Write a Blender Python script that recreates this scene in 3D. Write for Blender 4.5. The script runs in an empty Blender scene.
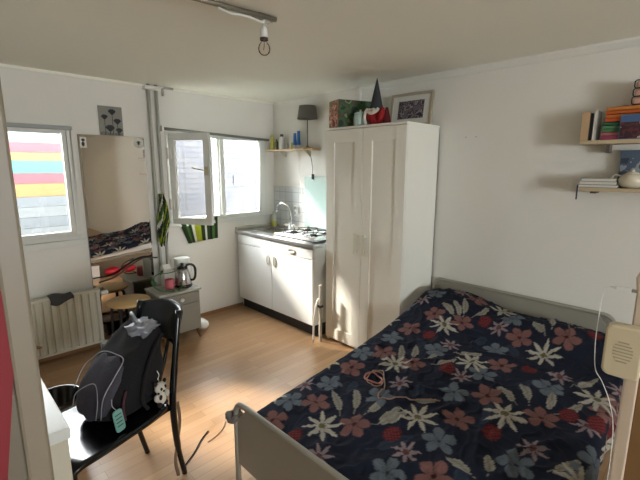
import bpy, bmesh, math, random
import numpy as np
from mathutils import Vector, Matrix, noise as mnoise
random.seed(7)
S = bpy.context.scene
COL = S.collection
PI = math.pi

# ------------------------------------------------------------------ camera
F_PX = 398.76
cd = bpy.data.cameras.new('camera'); cam = bpy.data.objects.new('camera', cd); COL.objects.link(cam)
cd.sensor_width = 36.0; cd.sensor_fit = 'HORIZONTAL'; cd.lens = F_PX / 640 * 36; cd.clip_start = 0.02
yaw, pitch, roll = 0.7814, 0.1814, 0.0019
fw = Vector((math.sin(yaw) * math.cos(pitch), math.cos(yaw) * math.cos(pitch), -math.sin(pitch)))
r0 = Vector((math.cos(yaw), -math.sin(yaw), 0)); u0 = r0.cross(fw)
rr = math.cos(roll) * r0 + math.sin(roll) * u0; uu = -math.sin(roll) * r0 + math.cos(roll) * u0
R3 = Matrix((rr, uu, -fw)).transposed()
cam.matrix_world = Matrix.Translation((-2.9765, -3.7699, 1.5792)) @ R3.to_4x4()
S.camera = cam
# ------------------------------------------------------------------ world, sun, exposure
w = bpy.data.worlds.new('sky'); S.world = w; w.use_nodes = True
bg = w.node_tree.nodes['Background']; bg.inputs[0].default_value = (0.92, 0.965, 0.985, 1); bg.inputs[1].default_value = 8.5
sl = bpy.data.lights.new('sun', 'SUN'); sl.energy = 2.4; sl.angle = math.radians(5.0); sl.color = (1.0, 0.93, 0.82)
so = bpy.data.objects.new('sun', sl); COL.objects.link(so)
so.rotation_euler = Vector((0.45, -1.0, -0.84)).to_track_quat('-Z', 'Y').to_euler(); so.location = (-3, 4, 5)
S.view_settings.view_transform = 'Standard'; S.view_settings.look = 'None'
S.view_settings.gamma = 1.0; S.view_settings.use_curve_mapping = False
S.view_settings.exposure = 2.4
S.cycles.caustics_reflective = False; S.cycles.caustics_refractive = False; S.cycles.blur_glossy = 0.5
def portal(w, h, loc, rot):
    l = bpy.data.lights.new('daylight_portal', 'AREA'); l.shape = 'RECTANGLE'; l.size = w; l.size_y = h
    l.cycles.is_portal = True
    o = bpy.data.objects.new('daylight_portal', l); COL.objects.link(o); o.location = loc; o.rotation_euler = rot
portal(.92, .95, (-2.53, .16, 1.44), (-PI / 2, 0, 0)); portal(1.15, .92, (-.72, .16, 1.46), (-PI / 2, 0, 0))
portal(1.3, .95, (-2.75, -7.94, 1.45), (PI / 2, 0, 0))  # portal for the added window behind the camera

# ------------------------------------------------------------------ materials
MT = {}
def srgb(c):
    return tuple(((v / 255) / 12.92 if v / 255 <= 0.04045 else ((v / 255 + 0.055) / 1.055) ** 2.4) for v in c)
def mat(name, c, rough=0.6, metal=0.0, var=0.06, nscale=6.0, bump=0.0, bscale=80.0, **kw):
    if name in MT: return MT[name]
    m = bpy.data.materials.new(name); m.use_nodes = True; nt = m.node_tree; b = nt.nodes['Principled BSDF']
    col = srgb(c); b.inputs['Roughness'].default_value = rough; b.inputs['Metallic'].default_value = metal
    tc = nt.nodes.new('ShaderNodeTexCoord')
    nz = nt.nodes.new('ShaderNodeTexNoise'); nz.inputs['Scale'].default_value = nscale; nz.inputs['Detail'].default_value = 4
    nt.links.new(tc.outputs['Object'], nz.inputs['Vector'])
    mx = nt.nodes.new('ShaderNodeMix'); mx.data_type = 'RGBA'
    mx.inputs[6].default_value = (*[v * (1 - var) for v in col], 1); mx.inputs[7].default_value = (*[min(1, v * (1 + var)) for v in col], 1)
    nt.links.new(nz.outputs[0], mx.inputs[0]); nt.links.new(mx.outputs[2], b.inputs['Base Color'])
    if bump:
        n2 = nt.nodes.new('ShaderNodeTexNoise'); n2.inputs['Scale'].default_value = bscale; nt.links.new(tc.outputs['Object'], n2.inputs['Vector'])
        bp = nt.nodes.new('ShaderNodeBump'); bp.inputs['Strength'].default_value = bump; bp.inputs['Distance'].default_value = 0.01
        nt.links.new(n2.outputs[0], bp.inputs['Height']); nt.links.new(bp.outputs[0], b.inputs['Normal'])
    for k, v in kw.items(): b.inputs[k].default_value = v
    MT[name] = m; return m
def brickmat(name, c1, c2, cm, bw, rh, ms, rough, rot=(0, 0, 0), offset=0.5, bump=0.2, var=0.0, coat=0.0, grain=0.0):
    m = bpy.data.materials.new(name); m.use_nodes = True; nt = m.node_tree; b = nt.nodes['Principled BSDF']
    tc = nt.nodes.new('ShaderNodeTexCoord'); mp = nt.nodes.new('ShaderNodeMapping'); mp.inputs['Rotation'].default_value = rot
    nt.links.new(tc.outputs['Object'], mp.inputs[0])
    br = nt.nodes.new('ShaderNodeTexBrick'); br.offset = offset; br.inputs['Scale'].default_value = 1
    br.inputs['Color1'].default_value = (*srgb(c1), 1); br.inputs['Color2'].default_value = (*srgb(c2), 1); br.inputs['Mortar'].default_value = (*srgb(cm), 1)
    br.inputs['Mortar Size'].default_value = ms; br.inputs['Brick Width'].default_value = bw; br.inputs['Row Height'].default_value = rh
    nt.links.new(mp.outputs[0], br.inputs['Vector'])
    out = br.outputs['Color']
    if grain:
        mp2 = nt.nodes.new('ShaderNodeMapping'); mp2.inputs['Scale'].default_value = (1.2, 22, 22); nt.links.new(mp.outputs[0], mp2.inputs[0])
        nz = nt.nodes.new('ShaderNodeTexNoise'); nz.inputs['Scale'].default_value = 2.0; nz.inputs['Detail'].default_value = 6
        nt.links.new(mp2.outputs[0], nz.inputs['Vector'])
        rp = nt.nodes.new('ShaderNodeMapRange'); rp.inputs[3].default_value = 1 - grain; rp.inputs[4].default_value = 1 + grain
        nt.links.new(nz.outputs[0], rp.inputs[0])
        mx = nt.nodes.new('ShaderNodeMix'); mx.data_type = 'RGBA'; mx.blend_type = 'MULTIPLY'; mx.inputs[0].default_value = 1
        nt.links.new(out, mx.inputs[6]); nt.links.new(rp.outputs[0], mx.inputs[7]); out = mx.outputs[2]
    nt.links.new(out, b.inputs['Base Color']); b.inputs['Roughness'].default_value = rough
    if bump:
        bp = nt.nodes.new('ShaderNodeBump'); bp.inputs['Strength'].default_value = bump; bp.inputs['Distance'].default_value = 0.004; bp.invert = True
        nt.links.new(br.outputs['Fac'], bp.inputs['Height']); nt.links.new(bp.outputs[0], b.inputs['Normal'])
    MT[name] = m; return m
def vcolmat(name, rough, bump=0.15):
    m = bpy.data.materials.new(name); m.use_nodes = True; nt = m.node_tree; b = nt.nodes['Principled BSDF']
    a = nt.nodes.new('ShaderNodeVertexColor'); a.layer_name = 'print'; nt.links.new(a.outputs[0], b.inputs['Base Color'])
    b.inputs['Roughness'].default_value = rough; b.inputs['Sheen Weight'].default_value = 0.0; b.inputs['Specular IOR Level'].default_value = 0.2
    tc = nt.nodes.new('ShaderNodeTexCoord'); n2 = nt.nodes.new('ShaderNodeTexNoise'); n2.inputs['Scale'].default_value = 14; n2.inputs['Detail'].default_value = 5
    nt.links.new(tc.outputs['Object'], n2.inputs['Vector']); bp = nt.nodes.new('ShaderNodeBump'); bp.inputs['Strength'].default_value = bump
    bp.inputs['Distance'].default_value = 0.05; nt.links.new(n2.outputs[0], bp.inputs['Height']); nt.links.new(bp.outputs[0], b.inputs['Normal'])
    MT[name] = m; return m
def glassmat(name, tint=(1, 1, 1), ior=1.4):
    m = bpy.data.materials.new(name); m.use_nodes = True; nt = m.node_tree; nt.nodes.remove(nt.nodes['Principled BSDF'])
    o = nt.nodes['Material Output']; t = nt.nodes.new('ShaderNodeBsdfTransparent'); t.inputs[0].default_value = (*tint, 1)
    g = nt.nodes.new('ShaderNodeBsdfGlossy'); g.inputs['Roughness'].default_value = 0.02
    f = nt.nodes.new('ShaderNodeFresnel'); f.inputs[0].default_value = ior
    mx = nt.nodes.new('ShaderNodeMixShader'); nt.links.new(f.outputs[0], mx.inputs[0]); nt.links.new(t.outputs[0], mx.inputs[1]); nt.links.new(g.outputs[0], mx.inputs[2])
    nt.links.new(mx.outputs[0], o.inputs[0]); MT[name] = m; return m

WALL = mat('wall_paint', (233, 231, 224), 0.85, var=0.02, nscale=1.5, bump=0.12, bscale=60)
CEIL = mat('ceiling_paint', (247, 246, 234), 0.9, var=0.02, nscale=1.0)
WHITE = mat('white_gloss_paint', (232, 231, 224), 0.4, var=0.02)
FRAMEP = mat('window_paint', (225, 226, 220), 0.45, var=0.03)
WARD = mat('wardrobe_foil', (244, 243, 234), 0.9, var=0.015)
KITW = mat('kitchen_laminate', (226, 227, 224), 0.45, var=0.015)
STEEL = mat('brushed_steel', (190, 190, 186), 0.25, 1.0, var=0.05, nscale=20)
CHROME = mat('chrome', (225, 225, 225), 0.08, 1.0, var=0.0)
BLACKG = mat('black_gloss', (14, 15, 18), 0.18, var=0.1)
BLACKM = mat('black_matt', (20, 20, 22), 0.7, var=0.15)
BLACKF = mat('black_fabric', (13, 12, 16), 0.9, var=0.3, nscale=12, bump=0.5, bscale=200)
GREYP = mat('grey_pipe_paint', (176, 176, 168), 0.45, var=0.05)
BEDM = mat('bed_metal_paint', (156, 152, 140), 0.38, var=0.03)
RADM = mat('radiator_enamel', (222, 219, 204), 0.5, var=0.02)
BIRCH = mat('birch_veneer', (206, 172, 120), 0.45, var=0.08, nscale=10)
PINE = mat('pine_board', (205, 178, 140), 0.55, var=0.08, nscale=12)
SHELFW = mat('shelf_board', (196, 178, 146), 0.5, var=0.08, nscale=10)
POSTW = mat('pale_post_paint', (206, 188, 168), 0.55, var=0.05, nscale=15)
BROWNW = mat('brown_board', (128, 96, 58), 0.6, var=0.12, nscale=8)
BROWN = mat('brown_wood', (112, 76, 44), 0.5, var=0.15, nscale=14)
CREAM = mat('cream_plastic', (214, 202, 172), 0.45, var=0.03)
WPLAST = mat('white_plastic', (232, 232, 228), 0.35, var=0.02)
GREYF = mat('grey_fabric', (72, 74, 78), 0.9, var=0.12, bump=0.3)
SHADEG = mat('grey_lampshade', (122, 120, 114), 0.85, var=0.06, nscale=60)
GREYPNL = mat('grey_cabinet_paint', (134, 132, 121), 0.5, var=0.03)
DARKK = mat('dark_plinth', (42, 42, 42), 0.6, var=0.1)
DOORP = mat('partition_paint', (104, 96, 82), 0.5, var=0.05, nscale=5)
DOORE = mat('partition_edge_paint', (122, 112, 96), 0.45, var=0.05)
REDP = mat('red_fabric', (118, 22, 32), 0.7, var=0.1)
RED = mat('red_felt', (150, 24, 30), 0.9, var=0.15, nscale=30, bump=0.4)
WOOL = mat('white_wool', (225, 220, 212), 0.95, var=0.08, nscale=40, bump=0.8, bscale=60)
DGREY = mat('charcoal_felt', (52, 56, 60), 0.9, var=0.15, nscale=30, bump=0.3)
PINK = mat('pink_ceramic', (196, 98, 108), 0.35, var=0.06)
GREENP = mat('green_leaf', (48, 92, 50), 0.5, var=0.2, nscale=20)
MINT = mat('mint_ceramic', (186, 212, 208), 0.3, var=0.04)
TEAL = mat('teal_tag', (118, 168, 158), 0.4, var=0.05)
BLUE = mat('blue_plastic', (46, 108, 178), 0.35, var=0.05)
YELLOW = mat('yellow_liquid', (206, 200, 96), 0.3, var=0.05)
MARK = mat('dark_ink', (40, 44, 48), 0.6)
PAPER = mat('paper_white', (222, 220, 212), 0.8, var=0.03)
MATTR = mat('mattress_ticking', (226, 226, 224), 0.85, var=0.03, nscale=20)
REFL = mat('soil_and_paving', (120, 118, 112), 0.9, var=0.2)
MIRROR = mat('mirror_silver', (214, 208, 200), 0.015, 1.0, var=0.0)
FLOORM = brickmat('oak_laminate', (186, 150, 112), (170, 133, 97), (140, 110, 80), 0.62, 0.064, 0.0012, 0.30, bump=0.03, grain=0.12)
TILEM = brickmat('white_tile', (222, 226, 226), (216, 220, 221), (176, 180, 178), 0.108, 0.108, 0.003, 0.12, rot=(0, PI / 2, PI / 2), offset=0.0)
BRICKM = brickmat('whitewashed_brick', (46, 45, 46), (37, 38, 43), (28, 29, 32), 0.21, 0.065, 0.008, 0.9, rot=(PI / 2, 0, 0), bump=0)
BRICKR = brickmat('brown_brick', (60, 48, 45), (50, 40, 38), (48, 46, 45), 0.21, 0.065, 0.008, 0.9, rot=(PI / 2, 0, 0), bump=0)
GLASS = glassmat('window_glass'); BULBG = glassmat('bulb_glass', (0.97, 0.95, 0.93), 1.18)
PRINT = vcolmat('floral_cotton', 0.85)

# ------------------------------------------------------------------ mesh helpers
class MB:
    def __init__(s): s.v = []; s.f = []; s.m = []; s.sm = []; s.mi = 0; s.M = Matrix.Identity(4)
    def add(s, vs, fs, smooth=False):
        o = len(s.v); s.v += [s.M @ Vector(v) for v in vs]
        for f in fs: s.f.append([o + i for i in f]); s.m.append(s.mi); s.sm.append(smooth)
        return s
    def box(s, x0, x1, y0, y1, z0, z1, b=0.0):
        if b <= 0:
            vs = [(x, y, z) for x in (x0, x1) for y in (y0, y1) for z in (z0, z1)]
            return s.add(vs, [(0, 1, 3, 2), (4, 6, 7, 5), (0, 4, 5, 1), (2, 3, 7, 6), (0, 2, 6, 4), (1, 5, 7, 3)])
        bm = bmesh.new(); bmesh.ops.create_cube(bm, size=1)
        for v in bm.verts: v.co = Vector(((x0 + x1) / 2 + v.co.x * (x1 - x0), (y0 + y1) / 2 + v.co.y * (y1 - y0), (z0 + z1) / 2 + v.co.z * (z1 - z0)))
        bmesh.ops.bevel(bm, geom=bm.edges[:], offset=b, segments=2, profile=0.6, affect='EDGES')
        bm.verts.index_update(); s.add([v.co[:] for v in bm.verts], [[v.index for v in f.verts] for f in bm.faces]); bm.free(); return s
    def tube(s, pts, r, n=10, caps=True, closed=False):
        pts = [Vector(p) for p in pts]; N = len(pts)
        rs = r if isinstance(r, (list, tuple)) else [r] * N
        T = []
        for i in range(N):
            a = pts[(i - 1) % N] if (closed or i > 0) else pts[i]; b = pts[(i + 1) % N] if (closed or i < N - 1) else pts[i]
            T.append((b - a).normalized())
        up = Vector((0, 0, 1)) if abs(T[0].z) < 0.9 else Vector((1, 0, 0))
        nrm = (up - T[0] * up.dot(T[0])).normalized(); vs = []
        for i in range(N):
            nrm = (nrm - T[i] * nrm.dot(T[i])).normalized(); bn = T[i].cross(nrm)
            for k in range(n):
                a = 2 * PI * k / n; vs.append(pts[i] + (nrm * math.cos(a) + bn * math.sin(a)) * rs[i])
        fs = []
        for i in range(N if closed else N - 1):
            j = (i + 1) % N
            for k in range(n): fs.append((i * n + k, i * n + (k + 1) % n, j * n + (k + 1) % n, j * n + k))
        if caps and not closed: fs.append(tuple(range(n))[::-1]); fs.append(tuple((N - 1) * n + k for k in range(n)))
        return s.add(vs, fs, True)
    def lathe(s, prof, c=(0, 0, 0), n=28, a0=0):
        vs = []; fs = []
        for (r, z) in prof:
            for k in range(n):
                a = 2 * PI * k / n + a0; vs.append((c[0] + r * math.cos(a), c[1] + r * math.sin(a), c[2] + z))
        for i in range(len(prof) - 1):
            for k in range(n): fs.append((i * n + k, i * n + (k + 1) % n, (i + 1) * n + (k + 1) % n, (i + 1) * n + k))
        if prof[0][0] > 1e-4: fs.append(tuple(range(n))[::-1])
        if prof[-1][0] > 1e-4: fs.append(tuple((len(prof) - 1) * n + k for k in range(n)))
        return s.add(vs, fs, True)
    def prism(s, poly, axis, a, b, smooth=False):
        n = len(poly); vs = []
        for t in (a, b):
            for (p, q) in poly:
                vs.append({'x': (t, p, q), 'y': (p, t, q), 'z': (p, q, t)}[axis])
        fs = [tuple(range(n))[::-1], tuple(range(n, 2 * n))]
        s.add(vs, fs); o = len(s.v) - 2 * n
        for k in range(n): s.f.append([o + k, o + (k + 1) % n, o + n + (k + 1) % n, o + n + k]); s.m.append(s.mi); s.sm.append(smooth)
        return s
    def blob(s, c, r, n=12, m=8, f=None):
        prof = []; vs = []; fs = []
        for i in range(m + 1):
            t = PI * i / m
            for k in range(n):
                a = 2 * PI * k / n; d = Vector((math.sin(t) * math.cos(a), math.sin(t) * math.sin(a), -math.cos(t)))
                g = f(d) if f else 1.0
                vs.append((c[0] + d.x * r[0] * g, c[1] + d.y * r[1] * g, c[2] + d.z * r[2] * g))
        for i in range(m):
            for k in range(n): fs.append((i * n + k, i * n + (k + 1) % n, (i + 1) * n + (k + 1) % n, (i + 1) * n + k))
        return s.add(vs, fs, True)
    def build(s, name, mats, parent=None, bevel=0.0):
        me = bpy.data.meshes.new(name); me.from_pydata([v[:] for v in s.v], [], s.f)
        for mm in (mats if isinstance(mats, (list, tuple)) else [mats]): me.materials.append(mm)
        me.polygons.foreach_set('material_index', s.m); me.polygons.foreach_set('use_smooth', s.sm)
        bm = bmesh.new(); bm.from_mesh(me); bmesh.ops.remove_doubles(bm, verts=bm.verts, dist=1e-6); bmesh.ops.recalc_face_normals(bm, faces=bm.faces); bm.to_mesh(me); bm.free()
        o = bpy.data.objects.new(name, me); COL.objects.link(o)
        if parent: o.parent = parent
        if bevel:
            md = o.modifiers.new('edge', 'BEVEL'); md.width = bevel; md.segments = 2; md.limit_method = 'ANGLE'; md.angle_limit = 0.8
        return o
def tag(o, label=None, cat=None, group=None, kind=None):
    if label: o['label'] = label
    if cat: o['category'] = cat
    if group: o['group'] = group
    if kind: o['kind'] = kind
    return o
def thing(name, label, cat, loc=(0, 0, 0), rz=0.0, group=None):
    o = bpy.data.objects.new(name, None); COL.objects.link(o); o.location = loc; o.rotation_euler = (0, 0, rz); o.empty_display_size = 0.05
    return tag(o, label, cat, group)
def struct(o): o['kind'] = 'structure'; return o
def B(name, m, parent, *a, bevel=0.0): return MB().box(*a).build(name, m, parent, bevel)
def arc(c, r, a0, a1, n, plane='xz', y=0):
    out = []
    for i in range(n + 1):
        a = a0 + (a1 - a0) * i / n; p, q = c[0] + r * math.cos(a), c[1] + r * math.sin(a)
        out.append({'xz': (p, y, q), 'yz': (y, p, q), 'xy': (p, q, y)}[plane])
    return out
def rrect(w, h, r, n=5, cx=0, cy=0):
    pts = []
    for (sx, sy, a) in ((1, 1, 0), (-1, 1, PI / 2), (-1, -1, PI), (1, -1, 1.5 * PI)):
        for i in range(n + 1):
            t = a + PI / 2 * i / n; pts.append((cx + sx * (w / 2 - r) + r * math.cos(t), cy + sy * (h / 2 - r) + r * math.sin(t)))
    return pts
def catmull(pts, k=6):
    P = [Vector(p) for p in pts]; P = [P[0] * 2 - P[1]] + P + [P[-1] * 2 - P[-2]]; out = []
    for i in range(1, len(P) - 2):
        for j in range(k):
            t = j / k; a, b, c, d = P[i - 1], P[i], P[i + 1], P[i + 2]
            out.append(0.5 * ((2 * b) + (c - a) * t + (2 * a - 5 * b + 4 * c - d) * t * t + (3 * b - a - 3 * c + d) * t ** 3))
    out.append(P[-2]); return out

# ------------------------------------------------------------------ room shell
XL, YF, H = -3.6, -7.8, 2.30
WT = 0.12
struct(B('floor', FLOORM, None, XL - .1, .1, YF - .1, WT, -.08, 0))
struct(B('ceiling', CEIL, None, XL - .1, .1, YF - .1, WT, H, H + .1))
struct(B('wall_right', WALL, None, 0, .1, YF - .1, WT, 0, H))
struct(B('wall_left', WALL, None, XL - .1, XL, YF - .1, WT, 0, H))
BW_ = (-3.4, -2.1, .95, 1.9)  # opening for an added, unseen window that brightens the room
struct(MB().box(XL, BW_[0], YF - .1, YF, 0, H).box(BW_[1], 0, YF - .1, YF, 0, H).box(BW_[0], BW_[1], YF - .1, YF, 0, BW_[2]).box(BW_[0], BW_[1], YF - .1, YF, BW_[3], H).build('wall_front', WALL))
LW = (-2.98, -2.075, 0.985, 1.90)
RW = (-1.295, -0.13, 1.035, 1.905)
mb = MB()
mb.box(XL, LW[0], 0, WT, 0, H).box(LW[0], LW[1], 0, WT, 0, LW[2]).box(LW[0], LW[1], 0, WT, LW[3], H)
mb.box(LW[1], RW[0], 0, WT, 0, H).box(RW[0], RW[1], 0, WT, 0, RW[2]).box(RW[0], RW[1], 0, WT, RW[3], H).box(RW[1], 0, 0, WT, 0, H)
struct(mb.build('wall_back', WALL))
def wframe(x0, x1, z0, z1, t, y0, y1):
    return MB().box(x0, x1, y0, y1, z0, z0 + t).box(x0, x1, y0, y1, z1 - t, z1).box(x0, x0 + t, y0, y1, z0 + t, z1 - t).box(x1 - t, x1, y0, y1, z0 + t, z1 - t)
# window over the radiator
w1 = struct(wframe(LW[0], LW[1], LW[2], LW[3], .03, -.012, .07).build('window_1', FRAMEP, None, .004))
wframe(LW[0] + .03, LW[1] - .03, LW[2] + .03, LW[3] - .03, .03, .0, .05).build('window_frame', FRAMEP, w1, .003)
B('pane', GLASS, w1, LW[0] + .06, LW[1] - .06, .024, .028, LW[2] + .06, LW[3] - .06)
B('window_sill', FRAMEP, w1, LW[0] - .03, LW[1] + .03, -.03, -.002, LW[2] - .06, LW[2] - .005, bevel=.005)
MB().box(LW[0], LW[1] + .01, -.045, -.013, 1.862, 1.893).build('roller_blind_cassette', mat('blind_grey', (168, 172, 170), .6), w1, .006)
w3 = struct(MB().box(BW_[0], BW_[1], YF - .07, YF + .01, BW_[2], BW_[2] + .05).box(BW_[0], BW_[1], YF - .07, YF + .01, BW_[3] - .05, BW_[3]).box(BW_[0], BW_[0] + .05, YF - .07, YF + .01, BW_[2] + .05, BW_[3] - .05).box(BW_[1] - .05, BW_[1], YF - .07, YF + .01, BW_[2] + .05, BW_[3] - .05).build('added_fill_window', FRAMEP, None, .004))  # unseen window, added behind the camera as fill light
B('pane', GLASS, w3, BW_[0] + .05, BW_[1] - .05, YF - .04, YF - .036, BW_[2] + .05, BW_[3] - .05)
# window over the towel: casement opening, mullion, fixed light
w2 = MB().box(RW[0], RW[1], -.012, .07, RW[2], RW[2] + .035).box(RW[0], RW[1], -.012, .07, RW[3] - .035, RW[3])
w2.box(RW[0], RW[0] + .035, -.012, .07, RW[2] + .035, RW[3] - .035).box(RW[1] - .08, RW[1], -.012, .07, RW[2] + .035, RW[3] - .035)
w2 = struct(w2.build('window_2', FRAMEP, None, .004))
MB().box(-.765, -.685, -.03, .07, RW[2] + .035, RW[3] - .035).box(-.745, -.705, -.045, -.03, RW[2] + .035, RW[3] - .035).build('mullion', FRAMEP, w2, .006)
B('pane', GLASS, w2, -.685, -.21, .024, .028, 1.07, 1.87)
B('window_sill', FRAMEP, w2, RW[0] - .02, RW[1] + .02, -.022, -.001, RW[2] - .045, RW[2] - .004, bevel=.005)
cs = bpy.data.objects.new('casement', None); COL.objects.link(cs); cs.parent = w2; cs.location = (-1.262, -.02, 0); cs.rotation_euler = (0, 0, -math.radians(60))
cs2 = wframe(0, .42, 1.03, 1.885, .058, -.02, .02).build('casement_frame', FRAMEP, cs, .005)
B('pane', GLASS, cs, .058, .362, -.002, .002, 1.088, 1.827)
mh = MB().box(.372, .408, -.034, -.02, 1.50, 1.58).tube([(.39, -.03, 1.545), (.39, -.06, 1.545), (.30, -.065, 1.562), (.27, -.062, 1.57)], .0055)
mh.build('casement_handle', mat('worn_brass', (196, 184, 156), .4, .6), cs)
for z in (1.22, 1.70): MB().box(-.012, .028, -.03, .0, z - .045, z + .045).tube([(-.004, -.03, z - .05), (-.004, -.03, z + .05)], .009).build('hinge', WHITE, cs)
MB().tube([(-1.33, -.05, 1.925), (-.10, -.05, 1.875)], .014, 12).build('roller_blind_rail', mat('rail_grey', (140, 140, 134), .4, .5), w2)
MB().box(-1.345, -1.325, -.066, -.0, 1.90, 1.95).box(-.11, -.09, -.066, -.0, 1.855, 1.895).build('rail_bracket', WHITE, w2)
# trims
struct(MB().prism([(0, H), (0, H - .045), (-.012, H - .045), (-.03, H - .012), (-.03, H)], 'y', YF, -1.29).build('trim_1', WHITE))
struct(B('trim_2', WALL, None, -.03, 0, -1.31, -1.28, 2.15, H, bevel=.004))
struct(B('baseboard_back', mat('skirting_oak', (150, 112, 76), .5, var=.1), None, -1.49, -.5, -.014, 0, 0, .035))
struct(B('baseboard_right', WHITE, None, -.012, 0, YF, -2.15, 0, .06))
struct(B('trim_3', CEIL, None, XL, 0, -.018, 0, H - .02, H))
struct(B('baseboard_left', MT['skirting_oak'], None, XL, -2.03, -.014, 0, 0, .035))
# tiled splashback
struct(B('wall_tiles', TILEM, None, -.008, 0, -1.30, -.0, .90, 1.342))
struct(B('trim_4', mat('tile_ledge_paint', (214, 214, 204), .5), None, -.016, 0, -1.30, 0, 1.342, 1.362, bevel=.003))
# partition end beside the camera
PX, PY = -2.8975, -3.17
struct(B('wall_partition', DOORP, None, XL, PX - .028, PY, PY + .05, 0, H))
struct(MB().box(PX - .028, PX, PY - .008, PY + .058, 0, H).build('trim_5', DOORE, None, .004))
rs = MB().prism([(-2.914, 1.40), (-2.918, 1.42), (-2.924, 1.432), (-2.934, 1.436), (-2.95, 1.436), (-2.99, 1.2), (-3.03, .6), (-2.99, .6), (-2.945, 1.19), (-2.922, 1.34)], 'y', PY - .006, PY - .0005)
tag(rs.build('red_strap', REDP), 'wide red fabric strap hanging on the beige partition face', 'strap')

# ------------------------------------------------------------------ outside
struct(B('ground_outside', REFL, None, -6, 3, WT, 6, -.3, -.2))
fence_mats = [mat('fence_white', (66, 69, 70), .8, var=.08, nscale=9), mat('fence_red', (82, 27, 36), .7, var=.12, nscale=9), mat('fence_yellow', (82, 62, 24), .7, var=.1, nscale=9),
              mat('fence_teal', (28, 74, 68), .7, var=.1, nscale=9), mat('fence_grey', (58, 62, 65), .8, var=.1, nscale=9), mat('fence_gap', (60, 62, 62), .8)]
fb = MB(); rows = [(1.80, 1.97, 0), (1.71, 1.80, 1), (1.632, 1.71, 2), (1.51, 1.632, 3), (1.41, 1.51, 1), (1.283, 1.41, 2), (1.183, 1.283, 4), (1.08, 1.183, 0), (.976, 1.08, 4), (.868, .976, 0), (.6, .868, 4), (-.2, .6, 0)]
for (a, b, k) in rows: fb.mi = k; fb.box(-4.6, -1.42, 1.0, 1.02, a + .003, b); fb.mi = 5; fb.box(-4.6, -1.42, 1.008, 1.02, a, a + .003)
fo = fb.build('plank_fence', fence_mats)
for x in (-4.2, -2.9, -1.5): B('fence_post', fence_mats[0], fo, x, x + .08, 1.02, 1.1, -.2, 1.95)
tag(fo, 'white board fence with pink, yellow and teal painted bands outside the window over the radiator', 'fence')
fb = MB(); fb.box(-1.40, .46, 1.0, 1.1, -.2, 1.97); fb.mi = 1; fb.box(.46, 2.4, .99, 1.1, -.2, 1.97)
bw_ = fb.build('brick_wall', [BRICKM, BRICKR]); tag(bw_, 'whitewashed brick garden wall outside the window by the sink', 'wall')
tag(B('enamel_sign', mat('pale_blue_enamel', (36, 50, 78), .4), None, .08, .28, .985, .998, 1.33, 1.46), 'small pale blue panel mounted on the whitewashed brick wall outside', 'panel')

# ------------------------------------------------------------------ mirror and what hangs on the back wall
mr = thing('wall_mirror', 'tall frameless mirror leaning flat against the wall beside the radiator', 'mirror', (-1.76, -.004, .04))
MB().box(-.265, .265, -.010, .002, 0, 1.798).build('mirror_glass', MIRROR, mr)
MB().box(-.266, .266, .002, .004, 0, 1.799).build('backing', BLACKM, mr)
st = thing('round_sticker', 'round white sticker with a dark plant emblem in the top corner of the mirror', 'sticker', (-1.547, -.0155, 1.785))
MB().lathe([(0, 0), (.043, 0), (.043, .001), (0, .001)], n=32).build('sticker_disc', PAPER, st).rotation_euler = (PI / 2, 0, 0)
em = MB()
for a in (-50, -25, 0, 25, 50):
    t = math.radians(a); em.add([(-.004 * math.cos(t), -.003, -.01), (.004 * math.cos(t), -.003, -.01), (.024 * math.sin(t) + .003, -.003, -.01 + .030 * math.cos(t)), (.024 * math.sin(t) - .003, -.003, -.01 + .030 * math.cos(t))], [(0, 1, 2, 3)])
em.box(-.002, .002, -.003, -.002, -.028, -.008).box(-.014, .014, -.003, -.002, -.012, -.008).build('emblem', MARK, st)
st = thing('square_sticker', 'small white sticker with a dark figure in the mirror corner near the window', 'sticker', (-1.992, -.0155, 1.775))
MB().box(-.022, .026, -.001, 0, -.045, .04).build('sticker_sheet', PAPER, st)
MB().blob((.002, -.0015, .018), (.014, .001, .012)).blob((.0, -.0015, -.014), (.012, .001, .02)).build('emblem', MARK, st)
po = thing('flower_print', 'small grey print with black poppies pinned above the mirror', 'print', (-1.76, -.001, 1.84))
MB().box(-.094, .094, -.012, 0, 0, .24).build('print_panel', mat('print_grey', (140, 139, 132), .7, var=.03), po, .002)
pm = MB()
for (cx, cz, s_, st_) in ((-.05, .15, .040, -.02), (.012, .195, .046, .0), (.05, .12, .046, .03), (-.012, .06, .055, -.01), (.06, .045, .042, .05)):
    n = 12; pts = [(cx + s_ * .62 * math.cos(PI * i / n) * (1 + .12 * (i % 2)), cz + s_ * (.42 + .14 * (i % 2)) * math.sin(PI * i / n)) for i in range(n + 1)] + [(cx - s_ * .40 * math.cos(PI * i / 6), cz - s_ * .52 * math.sin(PI * i / 6)) for i in range(1, 6)]
    pm.prism(pts, 'y', -.0135, -.0118); pm.box(cx - .002, cx + .002, -.0132, -.0118, .004, cz - .5 * s_)
for i in range(16): x = -.088 + i * .011; pm.box(x, x + .004, -.0132, -.0118, .003, .02 + .022 * random.random())
pm.build('poppies', MARK, po)
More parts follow.
